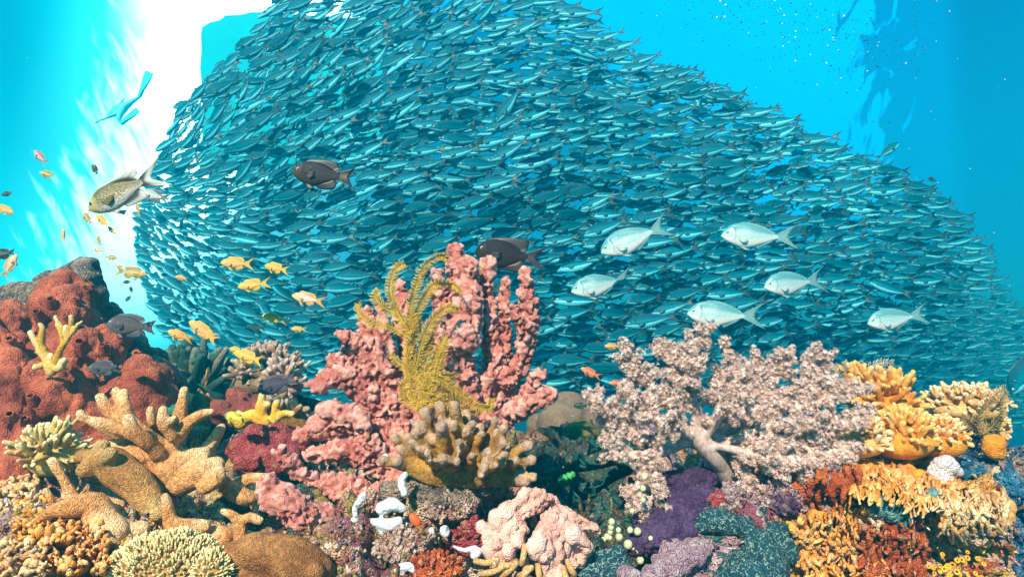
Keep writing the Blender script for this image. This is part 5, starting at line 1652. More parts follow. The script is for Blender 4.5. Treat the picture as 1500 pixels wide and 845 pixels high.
def build_right():
    build_soft_tree()
    # golden finger soft corals on top of the wall
    for i, (cx, cy, d, rx, ry, n, fl, fr, mt, lab) in enumerate((
        (1300, 588, 1.22, 46, 34, 80, 23, 4.2, M_GOLDEN, 'tallest golden finger soft coral on top of the right wall'),
        (1260, 568, 1.30, 22, 18, 28, 22, 3.9, M_GOLDEN, 'small golden finger coral right behind the pinkish tree coral'),
        (1320, 638, 1.12, 52, 34, 120, 14, 3.6, M_GOLDEN, 'golden stubby finger coral below the tallest golden one'),
        (1378, 640, 1.14, 42, 30, 120, 9, 3.2, M_ORANGE, 'orange knobbly coral cushion under the beige table coral'),
        (1415, 592, 1.26, 62, 26, 190, 11, 3.0, M_BEIGE, 'beige table coral of many tiny tips at the top right'),
        (1448, 628, 1.28, 26, 34, 90, 10, 2.8, M_BEIGE, 'beige coral skirt behind the orange tunicate'),
        (1250, 640, 1.10, 50, 30, 80, 14, 3.2, M_BEIGE, 'pale beige stubby coral between tree coral and golden fingers'),
        (1200, 690, 1.02, 46, 30, 90, 10, 3.0, M_LILAC, 'lilac knobbly crust under the right arms of the tree coral'),
        (1075, 735, 0.98, 34, 24, 70, 9, 3.0, M_LILAC, 'lilac knobbly coral lump above the teal sponge'),
        (1145, 735, 0.98, 34, 26, 80, 9, 2.8, M_LILAC, 'larger lilac knobbly lump right of the teal sponge top'))):
        o = joined('finger_soft_coral' if mt in (M_GOLDEN, M_BEIGE) else 'knobbly_coral', fingers(cx, cy, d, rx, ry, n, fl, fr, 60 + i, up=0.45, fork=0.5, depth=0.8), mt, extra=[dome(cx, cy + ry * 0.25, d, rx * 0.85, ry * 0.75, 0.8)])
        tag(o, lab, 'coral')
    # thin feathery hydroids
    M_HYD = coral_mat('hydroid', (0.42, 0.34, 0.24), (0.55, 0.46, 0.36), 60, tip=(0.6, 0.5, 0.42), bump=None, rough=0.7, fine=0.2)
    root = empty('feather_hydroid', P(1250, 560, 1.3)); tag(root, 'thin feathery brown hydroid sprays behind the small golden coral', 'hydroid')
    for i, a in enumerate(([(1250, 565), (1262, 545), (1285, 533), (1308, 530)], [(1245, 562), (1240, 545), (1236, 530)], [(1235, 562), (1226, 548), (1222, 535)], [(1255, 560), (1262, 548), (1266, 532)], [(1228, 562), (1216, 552), (1212, 538)], [(1262, 560), (1285, 548), (1300, 545)])):
        mb = MB(); feather(mb, a, 1.32, 8, 1.0, 200 + i, spacing=3.0)
        me = mb.mesh('spray', [M_HYD]); V = verts_of(me) - np.array(root.location); me.vertices.foreach_set('co', V.astype(np.float32).ravel()); me.update()
        link('spray', me, root)
    M_FEA = coral_mat('feather_star_dark', (0.14, 0.09, 0.04), (0.30, 0.20, 0.08), 60, tip=(0.45, 0.33, 0.15), bump=None, rough=0.7, fine=0.2)
    root = empty('feather_star', P(1440, 630, 1.2)); tag(root, 'dark brown feather star on the edge of the beige table coral', 'feather star')
    for i, a in enumerate(([(1440, 636), (1432, 612), (1450, 585), (1472, 568)], [(1440, 636), (1450, 608), (1464, 590), (1474, 575)], [(1438, 636), (1420, 622), (1410, 612)], [(1440, 638), (1436, 622), (1425, 605), (1440, 590)], [(1442, 636), (1458, 618), (1470, 600)])):
        mb = MB(); feather(mb, a, 1.19, 10, 1.2, 230 + i, spacing=2.6)
        me = mb.mesh('arm', [M_FEA]); V = verts_of(me) - np.array(root.location); me.vertices.foreach_set('co', V.astype(np.float32).ravel()); me.update()
        link('arm', me, root)
    o = organic('orange_tunicate', [[(1452, 658, 1.16, 14), (1457, 650, 1.16, 15), (1460, 662, 1.16, 11)]], 0.003, M_ORANGE, lumpy(40, 0.004), ns=12, smooth_it=3)
    tag(o, 'smooth orange tunicate ball at the right edge of the reef', 'tunicate')
    o = organic('white_crust', [[(1370, 690, 1.06, 12), (1385, 680, 1.06, 14), (1398, 690, 1.06, 10)], [(1378, 702, 1.05, 10), (1390, 706, 1.05, 8)]], 0.003, coral_mat('white_crust', (0.70, 0.66, 0.70), (0.82, 0.80, 0.84), 60, bump=(200, 0.7, 0.004), rough=0.8), lumpy(70, 0.007, 0.002, 200, 2))
    tag(o, 'white crust patch on the brow of the right wall', 'sponge')

    for cx, cy, rx, ry, n, mt, lab in ((1478, 716, 24, 26, 90, M_BLUE, 'bright blue stubby crust at the right end of the reef'), (1418, 690, 28, 14, 80, M_BLUE, 'blue crust band between the white crust and the orange tunicate'), (1484, 790, 20, 36, 80, M_BLUE, 'lowest blue stubby crust at the right edge of the picture'), (1152, 742, 20, 14, 50, M_PURPLE, 'small violet crust patch beside the larger lilac lump')):
        d = reef_d(cx, cy) - 0.03
        o = joined('blue_crust' if mt is M_BLUE else 'violet_crust', fingers(cx, cy, d, rx, ry, n, 6, 2.6, cx, up=0.2, fork=0.4, depth=0.6), mt, extra=[dome(cx, cy + 3, d, rx * .85, ry * .85, 0.6)], amp=0.003)
        tag(o, lab, 'crust')
    # purple sponge with a furry skin
    S = [[(930, 800, .93, 16), (960, 780, .95, 28), (1000, 760, .97, 34), (1030, 735, 1.0, 26)], [(960, 740, 1.0, 20), (990, 715, 1.04, 26), (1030, 705, 1.06, 20)], [(985, 790, .93, 20), (1010, 780, .94, 18)], [(945, 760, .98, 18), (975, 770, .96, 24)]]
    o = organic('purple_sponge', S, 0.0026, M_PURPLE, spiky(150, 0.006, 40, 0.007, 6), ns=12, smooth_it=1)
    tag(o, 'deep purple shaggy sponge under the tree coral', 'sponge')
    # patterned teal sponge
    S = [[(1024, 770, .93, 14), (1045, 762, .93, 20), (1080, 768, .93, 18), (1105, 762, .94, 12)], [(1060, 752, .96, 12), (1058, 742, .97, 8)], [(1108, 770, .93, 10), (1140, 790, .93, 26), (1150, 810, .92, 20)], [(1110, 790, .92, 26), (1115, 820, .91, 40), (1100, 850, .89, 44)], [(1090, 835, .9, 26), (1070, 860, .88, 30)]]
    o = organic('teal_sponge', S, 0.0026, M_TEALSP, lumpy(22, 0.008, 0, 0, 4), ns=12, smooth_it=3)
    tag(o, 'dark teal sponge with pale squiggle pattern at the bottom right', 'sponge')
    o = organic('teal_sponge', [[(905, 815, .88, 18), (880, 830, .88, 22), (860, 850, .87, 24)], [(920, 828, .87, 12), (900, 845, .86, 20)]], 0.0026, M_TEALSP, lumpy(22, 0.008, 0, 0, 6), ns=12, smooth_it=3)
    tag(o, 'dark teal sponge slab right of the rose sponge', 'sponge')
    for i, (st, lab) in enumerate((([[(1276, 748, .96, 10), (1292, 742, .96, 16), (1304, 752, .96, 12)]], 'pale teal crinkled sponge left on the orange wall'), ([[(1318, 742, .96, 8), (1322, 758, .96, 9), (1318, 772, .95, 6)]], 'dark teal sponge drop in the middle of the orange wall'), ([[(1338, 748, .97, 8), (1355, 738, .97, 12), (1368, 722, .98, 9)]], 'teal crinkled sponge right on the orange wall'))):
        o = organic('teal_sponge', st, 0.003, coral_mat('teal_crinkle', (0.03, 0.17, 0.20), (0.22, 0.44, 0.42), 70, bump=(200, 0.8, 0.004), rough=0.6, fine=0.4), lumpy(80, 0.005, 0.002, 200, 40 + i), ns=10)
        tag(o, lab, 'sponge')
    # green bubble tunicates, each a thing
    spots = [(934, 778, 5.5), (923, 776, 4.5), (907, 786, 5.5), (920, 797, 6.5), (931, 805, 6), (938, 820, 5.5), (906, 776, 4), (896, 764, 5), (895, 772, 4.5), (889, 786, 4.5), (893, 787, 4), (884, 790, 4), (894, 779, 4), (953, 788, 3.5), (944, 698, 5), (942, 715, 4.5), (926, 748, 4), (942, 732, 4)]
    V, F = ICO3
    for i, (x, y, r) in enumerate(spots):
        d = min(reef_d(x, y), 0.97) - 0.05
        rr = r * pxs(d)
        me = mk_mesh('bubble_tunicate', V * [rr, rr, rr * 1.08], F, M_BUBBLE)
        o = link('bubble_tunicate', me, None, P(x, y, d))
        tag(o, 'small round pale green bubble tunicate with dotted skin beside the purple sponge', 'tunicate', 'green bubble tunicates')
    o = organic('pink_crust', [[(1036, 740, .97, 10), (1055, 728, .98, 12), (1066, 716, .99, 8)]], 0.003, M_CRIMSON, lumpy(60, 0.007, 0.002, 200, 3))
    tag(o, 'crimson pink crust tucked between the purple and teal sponges', 'sponge')
    o = organic('pink_ledge', [[(950, 845, .86, 14), (985, 830, .88, 18), (1015, 810, .9, 16), (1035, 800, .92, 10)], [(965, 820, .9, 12), (1000, 800, .92, 14)], [(920, 850, .85, 20), (945, 855, .84, 14)]], 0.0026, M_LILAC, lumpy(50, 0.010, 0.003, 150, 3))
    tag(o, 'knobbly pink and lilac ledge below the purple sponge', 'rock')
    # rust red hanging sponges on the wall
    S = []
    rng = np.random.default_rng(4)
    for i in range(16):
        x = 1168 + i * 6 + rng.normal(0, 3); y0 = 690 + rng.normal(0, 6); L = rng.uniform(25, 55)
        d = 0.97 + rng.normal(0, .012)
        S.append([(x, y0, d + .03, 6), (x + rng.normal(0, 3), y0 + L * .5, d, 5), (x + rng.normal(0, 4), y0 + L, d + .01, 3.5)])
    S.append([(1165, 705, 1.02, 16), (1210, 700, 1.02, 18), (1255, 702, 1.02, 14)])
    o = organic('rust_sponge', [[(a, b, c_, r * .75) for a, b, c_, r in q] for q in S], 0.0026, M_RUST, lumpy(80, 0.006, 0.003, 200, 5), ns=8)
    tag(o, 'rust red dripping sponge curtain below the tree coral', 'sponge')
    for j, (x0, x1, y0, y1, n, Lr, rr, mt, lab) in enumerate((
            (1245, 1335, 668, 712, 80, (14, 44), (2.2, 4.2), M_GOLDEN, 'golden hanging tube sponge on the brow of the right wall'),
            (1325, 1405, 690, 735, 70, (10, 34), (2.0, 4.0), M_ORANGE, 'orange tube sponge fringe below the white crust'),
            (1375, 1475, 712, 770, 110, (12, 44), (2.0, 4.4), M_BEIGE, 'pale peach hanging sponge at the right end of the wall'),
            (1160, 1255, 755, 815, 110, (10, 36), (2.0, 4.6), M_ORANGE, 'orange tangled sponge left of the teal crinkles'),
            (1262, 1355, 768, 835, 100, (10, 40), (2.2, 4.6), M_RUST, 'rust and brown sponge tubes under the teal crinkles'),
            (1190, 1300, 812, 850, 70, (8, 26), (2.0, 4.0), M_GOLDEN, 'golden tangle of tubes along the bottom edge of the wall'),
            (20, 110, 740, 800, 90, (8, 20), (2.0, 4.4), M_GOLDEN, 'golden orange crust of stubs at the lower left'),
            (70, 160, 775, 840, 70, (7, 18), (2.0, 4.4), M_ORANGE, 'orange stubby sponge patch left of the tentacle dome'),
            (-10, 60, 690, 760, 70, (7, 18), (2.0, 4.0), M_BEIGE, 'peach coloured stubby crust under the red mound'),
            (0, 70, 800, 850, 60, (7, 18), (2.0, 4.4), M_BEIGE, 'pale peach stubby crust in the lower left corner'))):
        S = []; n = int(n * 1.9)
        for i in range(n):
            x = rng.uniform(x0, x1); yy = rng.uniform(y0, y1) + rng.normal(0, 4); L = rng.uniform(*Lr) * 0.72
            dn = 1 if x > 700 else -1
            d0 = reef_d(x, yy) - 0.042; k = pxs(d0); r = rng.uniform(*rr) * 0.70
            d1 = reef_d(x, yy + L * dn) - 0.048 + rng.normal(0, .008)
            q = np.array([(x, yy, d0 + .03, r * 1.1), (x + rng.normal(0, 3), yy + L * .5 * dn, (d0 + d1) / 2 - .006, r * rng.uniform(.8, 1.3)), (x + rng.normal(0, 5), yy + L * dn, d1, r * rng.uniform(.7, 1.1))])
            W = P(q[:, 0], q[:, 1], q[:, 2])
            S.append(np.hstack([W, (q[:, 3] * k)[:, None]]))
        # the crust they grow from
        ex = []
        for i in range(int(n / 13)):
            x, yy = rng.uniform(x0, x1), rng.uniform(y0, y1)
            ex.append(ball(x, yy, reef_d(x, yy) - 0.012, rng.uniform(9, 15), 1, 0.7, 1, 3))
        o = joined('tube_sponge', S, mt, extra=ex, amp=0.0036)
        tag(o, lab, 'sponge')
    # yellow ring sponges (zoanthids) at the bottom right corner
    rng = np.random.default_rng(9)
    M_RING = plain_mat('ring_polyp', (0.62, 0.32, 0.025), 0.6, 0.2, var=0.35)
    root = empty('ring_colony', P(1390, 850, 0.97)); tag(root, 'cluster of yellow ring shaped polyps at the bottom right corner', 'coral colony')
    for i in range(34):
        x, y = rng.uniform(1345, 1445), rng.uniform(805, 850)
        d = reef_d(x, y) - 0.05; R_ = rng.uniform(1.9, 3.2) * pxs(d); r_ = R_ * 0.5
        n = np.array([rng.normal(0, .25), -1, 0.45 + rng.normal(0, .25)]); n /= np.linalg.norm(n)
        M = rot_to(n, rng)
        ua = np.linspace(0, 2 * math.pi, 14, endpoint=False); va = np.linspace(0, 2 * math.pi, 8, endpoint=False)
        Vt = np.array([((R_ + r_ * math.cos(v)) * math.cos(u), (R_ + r_ * math.cos(v)) * math.sin(u), r_ * math.sin(v) * 1.4) for u in ua for v in va])
        Ft = [(a * 8 + b, ((a + 1) % 14) * 8 + b, ((a + 1) % 14) * 8 + (b + 1) % 8, a * 8 + (b + 1) % 8) for a in range(14) for b in range(8)]
        link('polyp_ring', mk_mesh('polyp_ring', Vt @ M.T + P(x, y, d) - np.array(root.location), Ft, M_RING), root)

    # valley behind: massive brown coral, lettuce plates, weed
    o = organic('massive_coral', [[(820, 625, 2.2, 36), (835, 612, 2.25, 38), (850, 618, 2.25, 34)], [(790, 625, 2.3, 20), (880, 628, 2.3, 24)]], 0.009, M_MASSIVE, lumpy(12, 0.012, 0.004, 60, 3), ns=12)
    tag(o, 'rounded brown massive coral in the gap behind the reef', 'coral')
    o = organic('yellow_algae_crust', [[(830, 634, 1.95, 12), (850, 630, 1.95, 14), (868, 634, 1.95, 10)]], 0.006, M_OLIVE, lumpy(40, 0.014, 0.004, 120, 3))
    tag(o, 'yellow green crust on the crest in the gap', 'algae')
    rngl = np.random.default_rng(17)
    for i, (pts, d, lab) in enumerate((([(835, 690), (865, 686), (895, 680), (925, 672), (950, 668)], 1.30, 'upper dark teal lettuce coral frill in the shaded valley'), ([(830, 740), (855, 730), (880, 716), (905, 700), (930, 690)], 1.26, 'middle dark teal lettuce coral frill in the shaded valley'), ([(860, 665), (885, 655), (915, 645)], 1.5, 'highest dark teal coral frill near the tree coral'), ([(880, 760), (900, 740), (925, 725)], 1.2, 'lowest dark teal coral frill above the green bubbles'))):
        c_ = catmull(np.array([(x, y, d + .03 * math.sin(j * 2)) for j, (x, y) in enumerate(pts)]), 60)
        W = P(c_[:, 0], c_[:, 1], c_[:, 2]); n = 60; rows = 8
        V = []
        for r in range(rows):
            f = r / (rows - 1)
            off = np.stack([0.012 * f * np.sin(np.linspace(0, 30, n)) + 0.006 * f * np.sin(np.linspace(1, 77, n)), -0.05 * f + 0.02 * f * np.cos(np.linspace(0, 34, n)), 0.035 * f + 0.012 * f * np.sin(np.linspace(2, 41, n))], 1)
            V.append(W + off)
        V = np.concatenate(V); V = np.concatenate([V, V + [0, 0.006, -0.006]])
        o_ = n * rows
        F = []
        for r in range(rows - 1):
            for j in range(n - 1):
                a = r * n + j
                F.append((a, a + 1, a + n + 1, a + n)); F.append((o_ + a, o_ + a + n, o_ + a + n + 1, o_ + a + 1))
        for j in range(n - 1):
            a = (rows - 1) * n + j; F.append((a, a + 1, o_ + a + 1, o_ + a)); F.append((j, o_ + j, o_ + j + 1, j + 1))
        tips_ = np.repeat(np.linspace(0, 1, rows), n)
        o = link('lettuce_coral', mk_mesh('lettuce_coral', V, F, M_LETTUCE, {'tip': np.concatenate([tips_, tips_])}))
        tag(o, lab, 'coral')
    o = organic('green_weed', [[(822, 704, 1.25, 6), (832, 700, 1.25, 8), (838, 696, 1.25, 5)]], 0.003, M_GREEN, spiky(150, 0.006, 60, 0.004, 3))
    tag(o, 'bright green weed tuft in the shaded valley', 'algae')
    o = organic('green_weed', [[(246, 604, 1.15, 6), (258, 600, 1.15, 9), (268, 594, 1.15, 6)]], 0.003, coral_mat('green_weed_teal', (0.03, 0.22, 0.15), (0.08, 0.36, 0.24), 60, bump=(200, 0.6, 0.003)), spiky(150, 0.006, 60, 0.004, 3))
    tag(o, 'teal green weed tuft behind the tan fingers', 'algae')


# ------------------------------------------------------------------ crust growth on the bare reef, too many to count
def build_growth():
    S, N, xs, Yr, colr = REEF
    rng = np.random.default_rng(77)
    nx = len(xs)
    mb = MB(); cols = []
    VI, FI = ICO1; VJ, FJ = ICO2
    inx = np.where((xs > -30) & (xs < 1520))[0]
    n_knob = 5200
    for t in range(n_knob):
        i = int(rng.choice(inx)); j = int(rng.integers(60, NV_F - 2))
        p = S[i, j]; nn = N[i, j] if N[i, j][1] < 0.3 else -N[i, j]
        d = p @ AX_F; k = pxs(d)
        c_ = colr[i, j]
        x = xs[i]
        kind = rng.random()
        wall = 1 if x > 1150 else 0
        r = k * rng.uniform(2.0, 5.0) * (1.5 if rng.random() < 0.12 else 1)
        cc = np.clip(c_ * rng.uniform(0.6, 1.35) + rng.normal(0, 0.03, 3), 0.01, 0.85)
        if rng.random() < 0.16:
            cc = cc * 0.35 + np.array([0.62, 0.54, 0.46]) * 0.65 if not (760 < x < 950) else cc
        if kind < 0.62:
            V, F = (VJ, FJ) if r > 4 * k else (VI, FI)
            Vv = V * r * rng.uniform(0.6, 1.25, 3)
            Vv = Vv * (1 + 0.25 * vnoise(Vv + p * 50, 1.3 / r, 3))[:, None] + p + nn * r * 0.3
            mb.add(Vv, F); cols.append(np.repeat(cc[None], len(Vv), 0))
        else:
            dr = nn * 0.7 + np.array([0, -0.2, 0.55 if not wall else -0.2]) + rng.normal(0, 0.35, 3); dr /= np.linalg.norm(dr)
            L = r * rng.uniform(1.8, 4.2); rr = r * 0.5
            mid = p + dr * L * 0.5 + rng.normal(0, 0.15 * L, 3)
            V, F, tt = tube([p - dr * rr, mid, p + dr * L], [rr * 1.2, rr, rr * 0.75], 6, 2)
            mb.add(V, F); cols.append(cc[None] * (1 + 0.35 * tt[:, None]))
    me = mb.mesh('crust_growth', [reef_mat])
    set_attr(me, 'Col', np.clip(np.concatenate(cols), 0.005, 0.9))
    o = link('crust_growth', me)
    tag(o, 'countless tiny crust lumps and stubs covering the reef rock', 'reef growth', kind='stuff')
# ================================================================== LOOSE FISH
def build_fish():
    A_OR = [fish_mat('anthias_orange', (0.74, 0.28, 0.06), (0.84, 0.36, 0.12), (0.84, 0.46, 0.26), head=(0.84, 0.44, 0.03), scales=0.10), fin_mat('anthias_fin', (0.80, 0.46, 0.06), (0.80, 0.55, 0.10), 50), fin_mat('orange_pectoral', (0.82, 0.5, 0.12), (0.82, 0.5, 0.12), 40, 0.4)]
    A_YE = [fish_mat('anthias_yellow', (0.58, 0.28, 0.05), (0.76, 0.40, 0.07), (0.80, 0.50, 0.15), head=(0.78, 0.44, 0.03), scales=0.12), fin_mat('anthias_fin_yellow', (0.70, 0.52, 0.06), (0.74, 0.60, 0.12), 50), fin_mat('yellow_pectoral', (0.74, 0.56, 0.12), (0.74, 0.56, 0.12), 40, 0.4)]
    A_OL = [fish_mat('anthias_olive', (0.26, 0.20, 0.09), (0.46, 0.36, 0.13), (0.62, 0.46, 0.14), head=(0.50, 0.38, 0.08), scales=0.14), fin_mat('anthias_fin_olive', (0.40, 0.34, 0.10), (0.5, 0.46, 0.14), 50), fin_mat('olive_pectoral', (0.5, 0.38, 0.12), (0.5, 0.38, 0.12), 40, 0.4)]
    A_PK = [fish_mat('anthias_pink', (0.62, 0.34, 0.28), (0.78, 0.52, 0.42), (0.84, 0.66, 0.55), head=(0.80, 0.44, 0.12), scales=0.10), fin_mat('anthias_fin_pink', (0.74, 0.42, 0.14), (0.76, 0.55, 0.15), 50), fin_mat('pink_pectoral', (0.8, 0.5, 0.2), (0.8, 0.5, 0.2), 40, 0.4)]
    A_RD = [fish_mat('anthias_red', (0.55, 0.13, 0.06), (0.70, 0.22, 0.10), (0.74, 0.34, 0.22), head=(0.72, 0.26, 0.06), scales=0.10), fin_mat('anthias_fin_red', (0.62, 0.22, 0.10), (0.6, 0.3, 0.15), 50), fin_mat('red_pectoral', (0.7, 0.25, 0.12), (0.7, 0.25, 0.12), 40, 0.4)]
    A_GY = [fish_mat('anthias_grey', (0.22, 0.16, 0.16), (0.48, 0.36, 0.36), (0.66, 0.54, 0.52), head=(0.62, 0.20, 0.14), scales=0.12), fin_mat('anthias_fin_grey', (0.34, 0.24, 0.22), (0.55, 0.25, 0.2), 50), fin_mat('greyish_pectoral', (0.5, 0.3, 0.28), (0.5, 0.3, 0.28), 40, 0.4)]
    DK = [fish_mat('damsel_dark', (0.010, 0.010, 0.018), (0.020, 0.016, 0.020), (0.055, 0.034, 0.026), head=(0.05, 0.034, 0.028), scales=0.35, rough=0.5, spec=0.2), fin_mat('damsel_dark_fin', (0.015, 0.014, 0.02), (0.01, 0.01, 0.015), 60, 0.1), fin_mat('dark_pectoral', (0.02, 0.018, 0.022), (0.02, 0.018, 0.022), 40, 0.4)]
    GR = [fish_mat('damsel_grey', (0.035, 0.038, 0.052), (0.065, 0.068, 0.082), (0.11, 0.105, 0.11), head=(0.08, 0.085, 0.115), scales=0.30, rough=0.45, spec=0.25), fin_mat('damsel_grey_fin', (0.06, 0.065, 0.085), (0.04, 0.045, 0.07), 60, 0.1), fin_mat('grey_pectoral', (0.05, 0.05, 0.065), (0.05, 0.05, 0.065), 40, 0.4)]
    SL = [fish_mat('damsel_slate', (0.026, 0.028, 0.055), (0.045, 0.048, 0.085), (0.08, 0.08, 0.11), head=(0.04, 0.06, 0.14), scales=0.30, rough=0.45, spec=0.25), fin_mat('damsel_slate_fin', (0.06, 0.06, 0.09), (0.08, 0.05, 0.05), 60, 0.1), fin_mat('slate_pectoral', (0.035, 0.036, 0.06), (0.035, 0.036, 0.06), 40, 0.4)]
    SU = [fish_mat('surgeon_dark', (0.010, 0.008, 0.012), (0.020, 0.011, 0.011), (0.034, 0.016, 0.013), scales=0.30, rough=0.55, spec=0.15), fin_mat('surgeon_fin', (0.03, 0.02, 0.022), (0.025, 0.02, 0.022), 60, 0.1), fin_mat('surgeon_pectoral', (0.018, 0.012, 0.013), (0.018, 0.012, 0.013), 40, 0.4)]
    CH = [fish_mat('chromis_skin', (0.13, 0.12, 0.035), (0.22, 0.20, 0.09), (0.62, 0.58, 0.54), head=(0.40, 0.34, 0.12), scales=0.6, rough=0.35, grid=(34, 9)), fin_mat('chromis_fin', (0.05, 0.05, 0.05), (0.50, 0.56, 0.55), 50, 0.3, (0.25, 0.6)), fin_mat('chromis_pectoral', (0.2, 0.15, 0.06), (0.2, 0.15, 0.06), 40, 0.4)]
    CH2 = [fish_mat('chromis_pale', (0.25, 0.34, 0.34), (0.45, 0.55, 0.55), (0.66, 0.74, 0.74), scales=0.2), fin_mat('chromis_pale_fin', (0.10, 0.15, 0.16), (0.3, 0.4, 0.42), 50, 0.3), fin_mat('pale_pectoral', (0.4, 0.5, 0.5), (0.4, 0.5, 0.5), 40, 0.4)]
    SV = [fish_mat('chub_silver', (0.10, 0.36, 0.42), (0.48, 0.74, 0.78), (0.90, 0.95, 0.95), scales=0.35, rough=0.3, metal=0.1, lines=0.8, grid=(60, 16)), fin_mat('chub_fin', (0.20, 0.44, 0.48), (0.12, 0.32, 0.36), 50, 0.3), fin_mat('silver_pectoral', (0.62, 0.78, 0.8), (0.62, 0.78, 0.8), 40, 0.4)]
    YD = [fish_mat('damsel_yellow', (0.55, 0.52, 0.04), (0.66, 0.62, 0.06), (0.70, 0.66, 0.12), head=(0.12, 0.13, 0.12), scales=0.15), fin_mat('damsel_yellow_fin', (0.62, 0.58, 0.06), (0.5, 0.55, 0.1), 50), fin_mat('lemon_pectoral', (0.66, 0.62, 0.08), (0.66, 0.62, 0.08), 40, 0.4)]
    BK = [fish_mat('small_dark', (0.012, 0.03, 0.035), (0.02, 0.05, 0.055), (0.03, 0.07, 0.07), scales=0.1), fin_mat('small_dark_fin', (0.012, 0.03, 0.035), (0.01, 0.03, 0.03), 50, 0.1), fin_mat('black_pectoral', (0.02, 0.05, 0.055), (0.02, 0.05, 0.055), 40, 0.4)]

    g = 'silver chubs in front of the school'
    for px, py, L, d, a, lab in ((932, 348, 112, 2.10, 22, 'large silver chub swimming nose down with its tail raised, highest left of its kind'),
                                 (1113, 346, 110, 2.15, -3, 'large silver chub swimming level above the tree coral, topmost to the right'),
                                 (884, 416, 98, 2.25, 12, 'dimmer silver chub at the left, nearest the dark surgeonfish'),
                                 (1166, 414, 102, 2.05, 6, 'bright white bellied silver chub between the top chub and the right one'),
                                 (1064, 461, 112, 2.0, -3, 'large silver chub just above the highest tip of the tree coral'),
                                 (1315, 466, 94, 2.15, 8, 'striped silver chub farthest right over the beige table coral')):
        add_fish('silver_chub', 'chub', SV, px, py, L, d, a, lab, 'fish', g, yaw=RNG.uniform(-10, 10), bend=RNG.uniform(-.1, .1))
    add_fish('dark_damselfish', 'damsel', DK, 473, 256, 90, 1.25, -6, 'dark brown oval damselfish in front of the school, above the orange fish', 'fish')
    add_fish('dark_surgeonfish', 'surgeon', SU, 748, 374, 106, 1.42, -6, 'dark brown surgeonfish half hidden behind the pink sponge branches', 'fish')
    add_fish('grey_damselfish', 'damsel', GR, 192, 477, 72, 1.08, -4, 'larger grey damselfish above the red sponge mound', 'fish')
    add_fish('grey_damselfish', 'damsel', GR, 153, 539, 48, 1.06, 2, 'smaller grey damselfish in front of the red sponge mound', 'fish')
    add_fish('slate_damselfish', 'damsel', SL, 406, 563, 60, 1.14, 18, 'blue grey damselfish beside the yellow antler coral', 'fish')
    add_fish('yellow_damselfish', 'damsel', YD, 344, 612, 34, 1.12, -16, 'small lemon yellow damselfish with a dark face behind the tan fingers', 'fish')
    add_fish('chromis', 'chromis', CH, 186, 278, 128, 0.92, 27, 'big olive scaled chromis with a white belly before the sun glare', 'fish', iris=EYE_BLUE, nr=30, ns=22)
    add_fish('chromis', 'chromis', CH2, 228, 287, 46, 1.15, -14, 'pale bluish chromis partly hidden behind the big olive one', 'fish')

    an = 'anthias around the reef'
